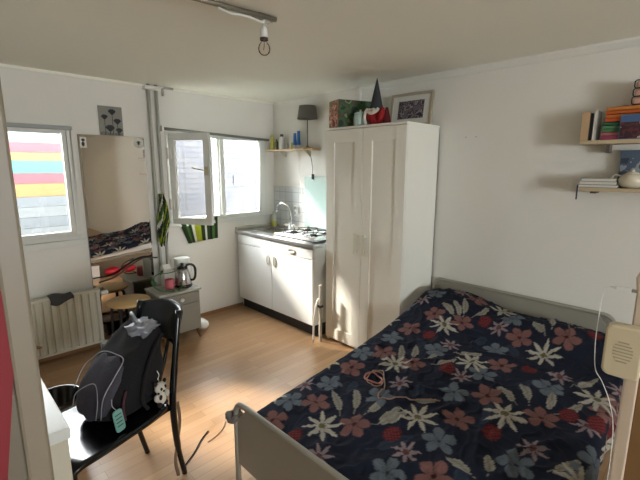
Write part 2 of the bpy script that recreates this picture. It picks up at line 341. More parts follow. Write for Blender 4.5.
# pipes
for i, (x, lab) in enumerate(((-1.437, 'grey painted heating pipe beside the mirror, the one next to the mirror edge'), (-1.368, 'grey painted heating pipe beside the window, the one next to the blind rail'))):
    tag(MB().tube([(x, -.045, 0), (x, -.045, H)], .0145, 14).build('heating_pipe', GREYP), lab, 'pipe', 'heating pipes')
tag(MB().box(-1.475, -1.335, -.07, 0, 2.255, 2.285).tube([(-1.437, -.045, 2.25), (-1.437, -.045, 2.27)], .021).tube([(-1.368, -.045, 2.25), (-1.368, -.045, 2.27)], .021).build('pipe_bracket', WHITE, None, .004), 'white bracket holding both heating pipes at the ceiling', 'bracket')
tag(MB().tube([(-1.30, -.03, 2.215), (-1.30, -.03, 2.275), (-1.28, -.03, 2.287), (-1.20, -.03, 2.287)], .011).build('pipe_stub', GREYP), 'short bent grey pipe stub under the ceiling', 'pipe')
def striped_cloth(name, pts_fn, nu, nv, cols, mats):
    m = MB(); vs = [pts_fn(i / nu, j / nv) for i in range(nu + 1) for j in range(nv + 1)]
    o = 0
    for i in range(nu):
        for j in range(nv):
            m.mi = cols(i / nu, j / nv); q = [i * (nv + 1) + j, (i + 1) * (nv + 1) + j, (i + 1) * (nv + 1) + j + 1, i * (nv + 1) + j + 1]
            m.add([vs[k] for k in q], [(0, 1, 2, 3)], True)
    ob = m.build(name, mats); md = ob.modifiers.new('thick', 'SOLIDIFY'); md.thickness = .004; return ob
CM = [mat('towel_dark_green', (44, 66, 34), .95, var=.2), mat('towel_lime', (168, 178, 40), .95, var=.15), mat('towel_white', (214, 212, 200), .95), mat('towel_black', (26, 30, 24), .95), mat('towel_mid_green', (70, 110, 44), .95, var=.15)]
def tw(u, v):
    sp = (.06 * (1 - v) * (1 if u < .5 else 0)) * (1 - 2 * u)
    return (-1.225 + .43 * u + .10 * (1 - u) ** 2 * v, -.012 - .012 * math.sin(u * 17) ** 2 - .01 * (1 - v), 1.065 - v * (.255 - .02 * u))
def twc(u, v):
    for a, k in ((.12, 0), (.2, 4), (.26, 0), (.35, 2), (.54, 1), (.62, 0), (.70, 2), (.78, 0), (.84, 3), (.92, 4)):
        if u < a: return k
    return 0
tag(striped_cloth('striped_towel', tw, 44, 12, twc, CM), 'green, yellow and white striped towel hanging under the open casement', 'towel')
def tv(u, v):
    wv = .026 + .055 * math.sin(min(1, v * 1.5) * PI * .5) * (1 - .45 * max(0, v - .55) / .45)
    return (-1.405 + (u - .5) * 2 * wv * .85 + .012 * math.sin(v * 5), -.082 - .018 * math.cos(u * PI * 5), 1.33 - v * .50 * (1 - .18 * math.sin(u * PI * 3) ** 2))
def tvc(u, v): return [0, 4, 3, 1, 0, 2, 0, 4, 2, 3, 0, 1][int((u * 1.2 + v * .9) * 10) % 12]
tag(striped_cloth('tea_towel', tv, 30, 30, tvc, CM), 'narrow dark green and white tea towel bunched on the heating pipes', 'towel')

# ------------------------------------------------------------------ radiator
rd = thing('panel_radiator', 'cream ribbed panel radiator under the window', 'radiator', (-2.35, 0, 0))
x0, x1 = -.58, .35; poly = []; nr = 17; wd = (x1 - x0) / nr
for i in range(nr):
    a = x0 + i * wd; poly += [(a, -.088), (a + wd * .30, -.088), (a + wd * .42, -.108), (a + wd * .88, -.108)]
poly += [(x1, -.088), (x1, -.07), (x0, -.07)]
MB().prism(poly, 'z', .085, .525).build('front_panel', RADM, rd, .002)
MB().box(x0, x1, -.112, -.045, .525, .547).box(x0, x1, -.105, -.045, .065, .085).build('top_grille', RADM, rd, .004)
MB().box(x0, x1, -.06, -.045, .085, .525).build('rear_panel', RADM, rd)
for x in (-.4, .2): B('wall_bracket', RADM, rd, x, x + .03, -.045, -.002, .12, .46)
for x in (x1 - .03, x0 + .03): MB().tube([(x, -.08, .07), (x, -.08, 0)], .009).build('supply_pipe', GREYP, rd)
MB().lathe([(.018, 0), (.02, .01), (.02, .05), (.012, .058), (0, .058)]).build('valve', WPLAST, rd).matrix_local = Matrix.Translation((x1 + .01, -.08, .50)) @ Matrix.Rotation(PI / 2, 4, 'Y')
cl = MB()
def rc(u, v):
    x = -2.375 + .165 * u; t = v * .135
    if t < .055: return (x, -.055 - t, .560 + .008 * math.sin(u * 6))
    d = t - .055; return (x + .01 * math.sin(d * 30), -.119 - .006 * math.sin(u * 9), .557 - d * (.75 + .25 * math.sin(u * 5)))
tag(striped_cloth('cleaning_cloth', rc, 12, 12, lambda u, v: 0, [GREYF]), 'dark grey cloth draped over the radiator top', 'cloth')

# ------------------------------------------------------------------ stool
sto = thing('round_stool', 'low round birch stool with black bent legs before the mirror', 'stool', (-1.835, -.285, 0))
MB().lathe([(0, .428), (.165, .428), (.175, .434), (.175, .446), (.168, .452), (0, .452)], n=40).build('seat', BIRCH, sto)
for k in range(4):
    a = PI / 4 + k * PI / 2; c, s = math.cos(a), math.sin(a)
    MB().tube(catmull([(.05 * c, .05 * s, .420), (.12 * c, .12 * s, .418), (.15 * c, .15 * s, .385), (.16 * c, .16 * s, .2), (.165 * c, .165 * s, 0)], 5), .0115, 10).build('leg', BLACKM, sto)
MB().lathe([(.135, .14), (.160, .14), (.160, .155), (.135, .155), (.135, .14)], n=40).build('foot_ring', BROWN, sto)
# wicker-brown boots box beneath
tag(MB().prism(rrect(.20, .14, .03, 4, -1.80, -.25), 'z', 0, .12).build('shoe_basket', mat('dark_wicker', (66, 46, 32), .8, var=.4, nscale=60, bump=.8, bscale=120), None, .006), 'low dark brown basket on the floor under the round stool', 'basket')

# ------------------------------------------------------------------ bedside style cabinet with kettle
cb = thing('side_cabinet', 'small grey cabinet with a drawer and door standing by the heating pipes', 'cabinet', (-1.455, -.32, 0))
CW, CD = .185, .155
MB().box(-CW, CW, -CD + .012, CD, .09, .465).build('body', GREYPNL, cb, .003)
MB().box(-CW - .012, CW + .012, -CD - .012, CD + .008, .465, .487).build('top', mat('cabinet_top_paint', (160, 160, 150), .45), cb, .005)
d1 = MB().box(-CW + .01, CW - .01, -CD - .004, -CD + .012, .365, .455).build('drawer', GREYPNL, cb, .004)
MB().lathe([(.006, 0), (.008, .01), (.018, .018), (.018, .026), (.008, .032), (0, .032)], n=16).build('knob', WPLAST, d1).matrix_local = Matrix.Translation((.0, -CD - .004, .41)) @ Matrix.Rotation(PI / 2, 4, 'X')
d2 = MB().box(-CW + .01, CW - .01, -CD - .004, -CD + .012, .10, .355).box(-CW + .05, CW - .05, -CD - .008, -CD - .003, .14, .315).build('door', GREYPNL, cb, .004)
MB().lathe([(.006, 0), (.008, .01), (.018, .018), (.018, .026), (.008, .032), (0, .032)], n=16).build('knob', WPLAST, d2).matrix_local = Matrix.Translation((-.12, -CD - .008, .25)) @ Matrix.Rotation(PI / 2, 4, 'X')
for sx in (-1, 1):
    for sy in (-1, 1): MB().tube([(sx * (CW - .03), sy * (CD - .03), .09), (sx * (CW - .01), sy * (CD - .015), 0)], [.016, .009], 10).build('leg', BROWN, cb)
TZ = .487
kt = thing('electric_kettle', 'steel electric kettle with black lid, handle and base on the small grey cabinet', 'kettle', (-1.365, -.345, TZ), -.5)
MB().lathe([(0, .022), (.074, .022), (.076, .03), (.070, .09), (.056, .15), (.046, .172), (0, .172)], n=32).build('body', mat('kettle_steel', (178, 178, 180), .22, 1.0), kt)
MB().lathe([(0, 0), (.078, 0), (.082, .006), (.080, .020), (.072, .024), (0, .024)], n=32).build('base', BLACKG, kt)
MB().lathe([(.047, .172), (.045, .182), (.03, .192), (.012, .196), (.012, .208), (.016, .212), (.010, .22), (0, .22)], n=24).build('lid', BLACKG, kt)
MB().tube(catmull([(.03, 0, .196), (.075, 0, .205), (.108, 0, .175), (.112, 0, .11), (.098, 0, .062), (.066, 0, .055)], 5), .011, 10).build('handle', BLACKG, kt)
MB().prism([(-.044, .145), (-.044, .172), (-.084, .174), (-.060, .145)], 'y', -.016, .016).build('spout', STEEL, kt, .003)
jg = thing('water_filter_jug', 'pale translucent filter jug behind the steel kettle', 'jug', (-1.315, -.235, TZ))
MB().prism(rrect(.13, .10, .03, 5), 'z', 0, .22).build('body', mat('milky_plastic', (226, 228, 226), .35, var=.02), jg, .006)
MB().prism(rrect(.136, .106, .032, 5), 'z', .22, .245).build('lid', WPLAST, jg, .005)
MB().tube(catmull([(.06, 0, .18), (.09, 0, .17), (.095, 0, .10), (.06, 0, .05)], 5), .009, 8).build('handle', WPLAST, jg)
ct = thing('paper_carton', 'white carton standing by the pipes on the small grey cabinet', 'carton', (-1.475, -.235, TZ), .2)
MB().box(-.035, .035, -.03, .03, 0, .17).build('body', PAPER, ct, .002)
MB().prism([(-.03, .17), (.03, .17), (.004, .205), (-.004, .205)], 'x', -.035, .035).build('gable_top', PAPER, ct)
pk = thing('pink_mug', 'pink mug beside the kettle on the small grey cabinet', 'mug', (-1.495, -.345, TZ))
MB().lathe([(0, 0), (.034, 0), (.039, .01), (.041, .09), (.037, .092), (.034, .02), (0, .018)], n=24).build('body', PINK, pk)
MB().tube(catmull([(.038, 0, .075), (.062, 0, .07), (.064, 0, .035), (.037, 0, .02)], 5), .006, 8).build('handle', PINK, pk)
fl = thing('trailing_plant', 'thin green trailing plant stem looping over the small grey cabinet', 'plant', (-1.52, -.40, TZ))
MB().tube(catmull([(.03, -.03, .01), (.0, -.05, .008), (-.08, -.03, .02), (-.13, 0, .06), (-.14, .02, .12), (-.08, .03, .165), (.0, .02, .16), (.06, 0, .17)], 6), .0045, 6).build('stem', GREENP, fl)
for i, (x, y, z, a) in enumerate(((.09, -.02, .012, .3), (.05, -.045, .015, 1.8), (.0, -.04, .02, 2.6), (.12, .0, .012, -.4), (-.13, .01, .1, 2.0), (-.05, .03, .172, 1.0))):
    lf = MB().prism([(.036 * math.cos(t) * (1 if math.cos(t) > 0 else .8), .017 * math.sin(t)) for t in [k * PI / 5 for k in range(10)]], 'z', -.0015, .0015).build('leaf', GREENP, fl)
    lf.location = (x, y, z); lf.rotation_euler = (.5 * math.sin(i), -.4, a)
bg_ = MB().blob((-1.185, -.30, .055), (.06, .10, .055), 14, 8, lambda d: 1 + .12 * mnoise.noise(d * 3)).build('plastic_bag', WPLAST); tag(bg_, 'crumpled white plastic bag on the floor beside the small grey cabinet', 'bag')
tag(MB().tube(catmull([(-2.00, -.10, .60), (-1.85, -.06, .62), (-1.70, -.045, .70), (-1.60, -.045, .74), (-1.47, -.06, .73)], 6), .008, 8).build('bent_rod', mat('dark_rod', (84, 78, 68), .4, .4)), 'thin dark bent rod spanning from the radiator to the pipes before the mirror', 'rod')

# ------------------------------------------------------------------ kitchen unit
ku = thing('sink_cabinet', 'white kitchen base cabinet with two doors under the steel worktop', 'cabinet', (0, 0, 0))
MB().box(-.54, -.012, -1.240, -.035, .12, .855).build('body', KITW, ku)
B('plinth', DARKK, ku, -.50, -.02, -1.235, -.03, 0, .12)
def khandle(parent, y, z, vert=True):
    pts = [( -.566, y + (.022 * math.cos(t) if vert else .045 * math.cos(t)), z + (.05 * math.sin(t) if vert else .02 * math.sin(t))) for t in [k * PI / 8 for k in range(16)]]
    MB().tube(pts, .005, 8, closed=True).build('handle', mat('handle_ivory', (214, 212, 202), .35), parent)
for (a, b, hy) in ((-.636, -.038, -.585), (-1.238, -.642, -.69)):
    d = MB().box(-.560, -.541, a, b, .125, .748).build('door', KITW, ku, .003); khandle(d, hy, .645)
d = MB().box(-.560, -.541, -.636, -.038, .754, .85).build('front_panel', KITW, ku, .003)
d = MB().box(-.560, -.541, -1.238, -.642, .754, .85).build('drawer', KITW, ku, .003); khandle(d, -.955, .797, False)
wt = thing('steel_worktop', 'stainless steel worktop with an inset sink on the kitchen cabinet', 'worktop', (0, 0, 0))
SX0, SX1, SY0, SY1 = -.44, -.14, -.50, -.12
mb = MB(); z0, z1 = .857, .893
mb.box(-.572, SX0, -1.252, -.004, z0, z1).box(SX1, -.009, -1.252, -.004, z0, z1).box(SX0, SX1, -1.252, SY0, z0, z1).box(SX0, SX1, SY1, -.004, z0, z1)
mb.build('top', mat('worktop_steel', (196, 198, 198), .28, .9, var=.04), wt, .004)
mb = MB().box(SX0, SX1, SY0, SY1, .858, .861)
for q in ((SX0, SX0 + .004, SY0, SY1), (SX1 - .004, SX1, SY0, SY1), (SX0, SX1, SY0, SY0 + .004), (SX0, SX1, SY1 - .004, SY1)): mb.box(*q, .86, .892)
mb.build('sink_bowl', STEEL, wt)
MB().box(-.565, -.010, -.030, -.003, .893, .925).box(-.030, -.010, -.60, -.03, .893, .912).build('upstand', mat('upstand_beige', (190, 184, 168), .5), wt, .003)
fc = thing('kitchen_tap', 'chrome swan-neck kitchen tap behind the sink', 'tap', (-.12, -.42, .893))
MB().lathe([(.026, 0), (.026, .008), (.02, .014), (.02, .07), (.016, .078), (0, .078)], n=20).build('body', CHROME, fc)
MB().tube(catmull([(0, 0, .07), (0, 0, .20), (-.01, .03, .265), (-.03, .09, .290), (-.04, .15, .265), (-.045, .175, .22), (-.045, .178, .19)], 7), .013, 12).build('spout', CHROME, fc)
for s in (-1, 1): MB().tube([(0, 0, .04), (-.005, s * .055, .045)], .008).blob((-.006, s * .062, .046), (.018, .014, .018)).build('tap_handle', WPLAST, fc)
sp = thing('washing_up_liquid', 'yellow bottle of washing-up liquid in the corner behind the sink', 'bottle', (-.10, -.10, .893))
MB().prism(rrect(.05, .07, .02), 'z', 0, .07).build('body', YELLOW, sp, .004)
MB().prism(rrect(.05, .07, .02), 'z', .07, .135).lathe([(.018, .135), (.010, .15), (.010, .175), (0, .175)], n=12).build('upper_bottle', mat('clear_bottle', (205, 206, 190), .25), sp)
hb = thing('gas_hob', 'white four-burner gas hob with black edge on the worktop', 'hob', (-.275, -.905, .893))
MB().box(-.225, .215, -.300, .300, .001, .012).build('edge_tray', BLACKG, hb, .003)
MB().box(-.222, .212, -.296, .296, .012, .030).build('hob_top', mat('hob_enamel', (226, 230, 230), .15), hb, .005)
for (x, y) in ((-.09, -.14), (-.09, .14), (.10, -.14), (.10, .14)):
    bn = MB().lathe([(.042, .030), (.042, .038), (.03, .044), (.03, .050), (0, .050)], (x, y, 0), 20).build('burner', BLACKM, hb)
    g = MB()
    for k in range(4):
        a = k * PI / 2 + PI / 4; c, s = math.cos(a), math.sin(a); g.tube([(x + .105 * c, y + .105 * s, .030), (x + .10 * c, y + .10 * s, .064), (x + .02 * c, y + .02 * s, .064)], .004, 6)
    g.tube([(x + .095 * math.cos(k * PI / 12), y + .095 * math.sin(k * PI / 12), .050) for k in range(24)], .004, 6, closed=True)
    g.build('pan_support', BLACKM, hb)
for k in range(4): MB().lathe([(.019, .030), (.018, .05), (.013, .053), (0, .053)], (-.195, -.255 + .06 * k, 0), 16).build('control_knob', WPLAST, hb)
# glass splash guard, socket, cord
tag(B('splash_guard', mat('mint_glass', (192, 216, 210), .12, var=.06, nscale=4), None, -.026, -.018, -1.26, -.555, .935, 1.475, bevel=.003), 'pale mint glass splash guard behind the gas hob', 'splash guard')
so_ = thing('wall_socket', 'white double wall socket on the tiles between sink and hob', 'socket', (-.009, -.40, 1.085))
MB().box(-.012, 0, -.042, .042, -.065, .065).build('plate', WPLAST, so_, .004)
for z in (-.03, .03):
    o = MB().lathe([(.027, 0), (.027, .004), (.020, .004), (.020, .001), (0, .001)], n=20).build('socket_ring', mat('socket_ring_grey', (190, 190, 186), .4), so_); o.matrix_local = Matrix.Translation((-.012, 0, z)) @ Matrix.Rotation(-PI / 2, 4, 'Y')  # rings a little greyer than the plate
tag(MB().tube(catmull([(-.03, -.47, 1.745), (-.022, -.472, 1.55), (-.02, -.49, 1.36), (-.018, -.52, 1.2), (-.02, -.485, 1.05), (-.024, -.44, 1.06)], 6), .003, 6).build('white_cable', WPLAST), 'thin white cord running from the corner shelf to the wall socket', 'cord')
# corner shelf
sh = thing('corner_shelf', 'narrow pine shelf above the sink', 'shelf', (0, 0, 1.75))
B('board', PINE, sh, -.125, -.001, -.78, -.01, 0, .018, bevel=.002)
for y in (-.22, -.62): MB().prism([(-.001, 0), (-.09, 0), (-.001, -.06)], 'y', y - .01, y + .01).build('shelf_bracket', GREYP, sh)
ZS = 1.7685
def bottle(x, y, r, h, m, mc, lab, kind='squeeze', neck=.3):
    t = thing('toiletry_bottle', lab, 'bottle', (x, y, ZS), 0, 'bottles on the corner shelf')
    MB().lathe([(0, 0), (r * .92, 0), (r, .006), (r, h * .68), (r * .8, h * .78), (r * neck, h * .82), (r * neck, h * .86), (0, h * .86)], n=18).build('body', m, t)
    MB().lathe([(r * (neck + .15), h * .84), (r * (neck + .12), h), (0, h)], n=14).build('cap', mc, t); return t
bottle(-.07, -.060, .026, .17, YELLOW, YELLOW, 'yellow-green bottle at the corner end of the shelf above the sink')
bottle(-.07, -.145, .017, .115, mat('olive_glass', (92, 100, 60), .25), BLACKM, 'short dark bottle with black cap on the shelf above the sink')
bottle(-.07, -.235, .030, .165, WPLAST, mat('dark_blue_plastic', (50, 60, 84), .4), 'large white bottle with dark cap on the shelf above the sink', neck=.5)
bottle(-.07, -.33, .012, .07, PAPER, WPLAST, 'tiny white bottle with white cap on the shelf above the sink')
bottle(-.06, -.395, .013, .085, YELLOW, WPLAST, 'tiny cream bottle with white cap beside the blue tubes')
for (y, h, m, lab) in ((-.455, .165, BLUE, 'white and blue tube, the shorter of the pair on the corner shelf'), (-.515, .185, BLUE, 'blue tube, the taller of the pair on the corner shelf')):
    t = thing('upright_tube', lab, 'tube', (-.07, y, ZS), 0, 'tubes on the corner shelf')
    MB().lathe([(0, 0), (.018, 0), (.018, .04), (0, .04)], n=16).build('cap', WPLAST, t)
    vs = []; n = 16
    for i in range(6):
        z = .04 + (h - .04) * i / 5; rx = .020 * (1 - i / 5) + .002; ry = .020 + .004 * i / 5
        vs += [(rx * math.cos(2 * PI * k / n), ry * math.sin(2 * PI * k / n), z) for k in range(n)]
    MB().add(vs, [(i * n + k, i * n + (k + 1) % n, (i + 1) * n + (k + 1) % n, (i + 1) * n + k) for i in range(5) for k in range(n)] + [tuple(80 + k for k in range(n))], True).build('body', m, t)
lp = thing('shelf_lamp', 'slim lamp with a grey drum shade clamped on the corner shelf', 'lamp', (-.09, -.675, 1.769))
MB().lathe([(.105, .29), (.085, .42), (.0835, .42), (.1035, .29), (.105, .29)], n=32).build('lamp_shade', SHADEG, lp)
MB().tube([(0, 0, .0), (0, 0, .37)], .005).tube([(-.07, 0, .40), (.07, 0, .40)], .002).build('stem', mat('lamp_stem_steel', (120, 116, 104), .4, .8), lp)
MB().lathe([(0, -.045), (.012, -.045), (.014, -.02), (.055, -.004)] + [(.055, .006), (.02, .012), (.008, .03), (0, .03)], n=24).build('base', mat('lamp_brass', (150, 128, 84), .4, .7), lp)
MB().lathe([(0, .33), (.02, .33), (.03, .36), (.012, .39), (0, .39)], n=16).build('bulb', WPLAST, lp)
c = MB().tube(catmull([(0, 0, -.04), (.03, -.02, -.10), (.06, -.01, -.20), (.06, -.015, -.27)], 6), .003, 6).build('cord', BLACKM, lp)
B('switch', BLACKM, c, .05, .07, -.027, -.003, -.32, -.265, bevel=.004)
tag(MB().tube(catmull([(-.05, -1.29, 1.62), (-.06, -1.295, 1.55), (-.04, -1.295, 1.50)], 5), .008, 8).blob((-.05, -1.293, 1.46), (.012, .012, .035)).build('hanging_utensil', BLACKM), 'small black utensil hanging beside the wardrobe above the hob', 'utensil')

# ------------------------------------------------------------------ folded steps between kitchen and wardrobe
fs_ = thing('folding_rack', 'folded white tube rack leaning in the gap beside the wardrobe', 'folding rack', (-.56, -1.325, 0))
MB().tube(catmull([(-.05, .025, .0), (-.045, .022, .2), (-.015, .018, .36), (.01, .016, .40), (.03, .015, .36), (.035, .018, .0)], 6), .009, 10).build('tube_frame', WHITE, fs_)
B('flat_board', mat('ironing_beige', (176, 168, 156), .8), fs_, -.005, .02, -.022, .005, .0, .54, bevel=.006)
B('hinge', BLACKM, fs_, -.012, .026, -.026, .01, .33, .35); 

# ------------------------------------------------------------------ wardrobe
wr = thing('wardrobe', 'tall white two-door wardrobe with framed doors', 'wardrobe', (0, 0, 0))
WX, Y0, Y1, WH = -.476, -1.3255, -2.124, 1.9
mb = MB().box(WX + .02, -.016, Y1, Y1 + .018, 0, WH - .018).box(WX + .02, -.016, Y0 - .018, Y0, 0, WH - .018).box(-.022, -.016, Y1, Y0, .07, WH - .018).box(WX + .02, -.016, Y1 + .018, Y0 - .018, .07, .088)
mb.build('body', WARD, wr)
B('plinth', WARD, wr, WX + .05, WX + .066, Y1 + .018, Y0 - .018, 0, .07)
B('top', WARD, wr, WX - .004, -.014, Y1 - .003, Y0 + .003, WH - .018, WH, bevel=.003)
ym = (Y0 + Y1) / 2
for (a, b, hy) in ((ym + .0015, Y0 - .001, ym + .045), (Y1 + .001, ym - .0015, ym - .045)):
    st_, z0, z1 = .088, .035, WH - .022
    m = MB().box(WX + .012, WX + .019, a, b, z0, z1)
    m.box(WX, WX + .0125, a, a + st_, z0, z1).box(WX, WX + .0125, b - st_, b, z0, z1).box(WX, WX + .0125, a + st_, b - st_, z0, z0 + .10).box(WX, WX + .0125, a + st_, b - st_, z1 - .10, z1)

    d = m.build('door', WARD, wr)
    MB().box(WX - .030, WX - .020, hy - .013, hy + .013, .87, 1.045).box(WX - .02, WX, hy - .008, hy + .008, .885, .90).box(WX - .02, WX, hy - .008, hy + .008, 1.015, 1.03).build('handle', mat('handle_cream', (226, 224, 206), .4), d, .003)
ZT = WH
def patchmat(name, cols, scale, rough=.5, seed=0.0):
    m = bpy.data.materials.new(name); m.use_nodes = True; nt = m.node_tree; b = nt.nodes['Principled BSDF']; b.inputs['Roughness'].default_value = rough
    tc = nt.nodes.new('ShaderNodeTexCoord'); mp = nt.nodes.new('ShaderNodeMapping'); mp.inputs['Location'].default_value = (seed, seed * 1.7, seed * .6); nt.links.new(tc.outputs['Object'], mp.inputs[0])
    nz = nt.nodes.new('ShaderNodeTexNoise'); nz.inputs['Scale'].default_value = scale; nz.inputs['Detail'].default_value = 3; nt.links.new(mp.outputs[0], nz.inputs['Vector'])
    cr = nt.nodes.new('ShaderNodeValToRGB'); cr.color_ramp.interpolation = 'CONSTANT'; n = len(cols)
    while len(cr.color_ramp.elements) < n: cr.color_ramp.elements.new(.5)
    for i, c in enumerate(cols): e = cr.color_ramp.elements[i]; e.position = 0 if i == 0 else .34 + .32 * i / n; e.color = (*srgb(c), 1)
    nt.links.new(nz.outputs[0], cr.inputs[0]); nt.links.new(cr.outputs[0], b.inputs['Base Color']); MT[name] = m; return m
def print_sheet(name, parent, M, w, h, m):
    q = MB(); q.M = M; q.box(-w / 2, w / 2, -.001, 0, 0, h); return q.build(name, m, parent)
# printed gift box
gb = thing('gift_box', 'large gift box printed with food and green leaves on the wardrobe top', 'box', (-.325, -1.475, ZT), math.radians(-20))
BW, BD, BH = .34, .17, .215
MB().box(-BW / 2, BW / 2, -BD / 2, BD / 2, 0, BH).build('carton', mat('box_green', (38, 62, 44), .5, var=.3, nscale=15), gb, .002)
print_sheet('leaf_print', gb, Matrix.Translation((0, -BD / 2 - .0005, 0)), BW - .004, BH - .004, patchmat('leaf_print', [(30, 44, 34), (52, 96, 50), (86, 62, 52), (40, 76, 44), (120, 140, 96), (66, 42, 40)], 9))
print_sheet('food_print', gb, Matrix.Translation((-BW / 2 - .0005, 0, 0)) @ Matrix.Rotation(-PI / 2, 4, 'Z'), BD - .004, BH - .004, patchmat('food_print', [(92, 120, 56), (190, 130, 100), (160, 62, 48), (214, 186, 160), (196, 120, 92), (120, 52, 40)], 15))
lm = MB()
for (x, z, a) in ((.0, .05, .5), (.03, .055, -.3), (.06, .05, -.9), (-.02, .03, 1.3)):
    lm.prism([(x + .045 * math.sin(a) * (1 - math.cos(t)) * .5 + .010 * math.sin(t) * math.cos(a), z + .045 * math.cos(a) * (1 - math.cos(t)) * .5 - .010 * math.sin(t) * math.sin(a)) for t in [k * PI / 6 for k in range(12)]], 'y', -BD / 2 - .003, -BD / 2 - .001)
lm.build('white_flower_print', PAPER, gb)
jr = thing('mint_jar', 'pale mint lidded jar beside the gnome on the wardrobe', 'jar', (-.425, -1.652, ZT))
MB().lathe([(0, 0), (.046, 0), (.053, .012), (.055, .05), (.050, .088), (0, .088)], n=28).build('body', MINT, jr)
MB().lathe([(.051, .088), (.050, .098), (.03, .108), (.008, .112), (.008, .118), (.011, .124), (0, .128)], n=24).build('lid', MINT, jr)
gn = thing('christmas_gnome', 'red christmas gnome with white beard and tall charcoal hat on the wardrobe', 'gnome', (-.40, -1.79, ZT))
MB().blob((0, 0, .068), (.075, .082, .068), 20, 12, lambda d: 1 + .03 * mnoise.noise(d * 4)).build('body', RED, gn)
MB().lathe([(.052, .10), (.056, .112), (.044, .16), (.028, .235), (.012, .305), (.003, .345), (0, .348)], n=24).build('hat', DGREY, gn)
hm = MB()
for k in range(22): a = 2 * PI * k / 22; hm.blob((.056 * math.cos(a), .056 * math.sin(a), .106 + .006 * math.sin(k * 2.3)), (.014, .014, .013), 8, 6)
hm.build('hat_trim', WOOL, gn)
bd = MB()
for i in range(12): t = i / 11; bd.blob((-.058 - .012 * math.sin(t * PI), .045 - .10 * t, .11 - .025 * math.sin(t * 3)), (.014, .012, .016 ), 8, 6)
for i in range(7): t = i / 6; bd.blob((-.066, .05 + .012 * math.sin(t * 3), .10 - .085 * t), (.012, .013, .013), 8, 6)
bd.build('beard', WOOL, gn)
MB().blob((-.074, -.01, .098), (.012, .012, .012)).build('nose', mat('felt_skin', (206, 160, 130), .8), gn)
for s, y in ((1, -.07),): MB().tube(catmull([(-.02, y, .11), (-.045, y - .02, .085), (-.06, y - .01, .05)], 5), [.02] * 10 + [.018], 10).blob((-.06, y - .01, .045), (.02, .018, .02)).build('arm', RED, gn)
MB().lathe([(.0, .0), (.035, 0), (.03, .05), (.01, .125), (0, .13)], (.02, -.085, .0), 14).build('cloak_point', mat('dark_red_felt', (92, 22, 30), .9), gn)
pf = thing('photo_frame', 'wooden framed group photo with white mount leaning on the wardrobe top', 'photo frame', (-.085, -1.885, ZT), -PI / 2 + .03)
tilt = Matrix.Rotation(math.radians(-9), 4, 'X')
FW, FH = .385, .275
def fr(name, mb_, m):
    o = mb_.build(name, m, pf, .002); o.matrix_local = tilt; return o
fr('frame', MB().box(-FW / 2, FW / 2, -.012, .006, 0, .022).box(-FW / 2, FW / 2, -.012, .006, FH - .022, FH).box(-FW / 2, -FW / 2 + .022, -.012, .006, .022, FH - .022).box(FW / 2 - .022, FW / 2, -.012, .006, .022, FH - .022), mat('frame_limed_oak', (184, 172, 152), .5, var=.08))
fr('mount', MB().box(-FW / 2 + .02, FW / 2 - .02, -.004, .004, .02, FH - .02), PAPER)
o = print_sheet('photograph', pf, Matrix.Translation((0, -.0045, .068)), .235, .145, patchmat('group_photo', [(44, 46, 58), (76, 70, 80), (150, 146, 154), (60, 58, 66), (118, 96, 96), (92, 102, 122)], 17)); o.matrix_local = tilt

# ------------------------------------------------------------------ shelves on the right wall
us = thing('wall_shelf', 'pale wooden wall shelf holding the upright book and the book stacks', 'shelf', (0, 0, 0))
SF = -.17
B('board', SHELFW, us, SF, -.001, -3.71, -3.125, 1.712, 1.734, bevel=.002)
MB().box(-.07, -.001, -3.262, -3.242, 1.664, 1.712).build('bracket', mat('bracket_grey', (116, 110, 104), .5, .4), us, .002)
ls = thing('wall_shelf', 'pale wooden wall shelf holding the teapot and the lying books', 'shelf', (0, 0, 0))
B('board', SHELFW, ls, SF, -.001, -3.71, -3.150, 1.440, 1.462, bevel=.002)
MB().box(-.10, -.001, -3.225, -3.195, 1.425, 1.440).build('bracket', mat('bracket_dark', (82, 74, 66), .5, .4), ls, .002)
Z1 = 1.7345
tag(B('wood_bookend', mat('bookend_wood', (196, 164, 128), .55, var=.08, nscale=14), None, -.155, -.02, -3.162, -3.122, Z1, Z1 + .162, bevel=.002), 'pale wooden bookend block at the end of the upper wall shelf', 'bookend')
def book(name, lab, x0, x1, y0, y1, z0, z1, cover, spine='x', group=None, rz=0):
    cx, cy = (x0 + x1) / 2, (y0 + y1) / 2; t = thing(name, lab, 'book', (cx, cy, z0), rz, group)
    hx, hy, h = (x1 - x0) / 2, (y1 - y0) / 2, z1 - z0
    if h > (y1 - y0):     # upright, spine facing the room
        MB().box(-hx, hx, -hy, -hy + .002, 0, h).box(-hx, hx, hy - .002, hy, 0, h).box(-hx, -hx + .002, -hy, hy, 0, h).build('cover', cover, t)
        B('pages', PAPER, t, -hx + .003, hx - .003, -hy + .002, hy - .002, .002, h - .003)
    else:
        e = {'x': (-hx, -hx + .002, -hy, hy), 'y': (-hx, hx, hy - .002, hy)}[spine]
        MB().box(-hx, hx, -hy, hy, 0, .002).box(-hx, hx, -hy, hy, h - .002, h).box(*e, 0, h).build('cover', cover, t)
        B('pages', PAPER, t, -hx + .003, hx - .003, -hy + .003, hy - .003, .002, h - .002)
    return t
book('upright_book', 'black upright book beside the wooden bookend', -.15, -.02, -3.178, -3.164, Z1, Z1 + .155, BLACKM)
book('upright_book', 'white upright book between the black book and the stacks', -.15, -.02, -3.194, -3.180, Z1, Z1 + .172, PAPER)
stk = [((150, 66, 92), 'pink paperback at the bottom of the lower stack on the upper shelf'), ((196, 110, 120), 'rose paperback above the pink one on the upper shelf'), ((72, 122, 78), 'green paperback in the middle of the stack on the upper shelf'),
       ((104, 150, 112), 'pale green paperback below the topmost green one on the upper shelf'), ((40, 96, 66), 'dark green paperback topmost under the orange books')]
z = Z1
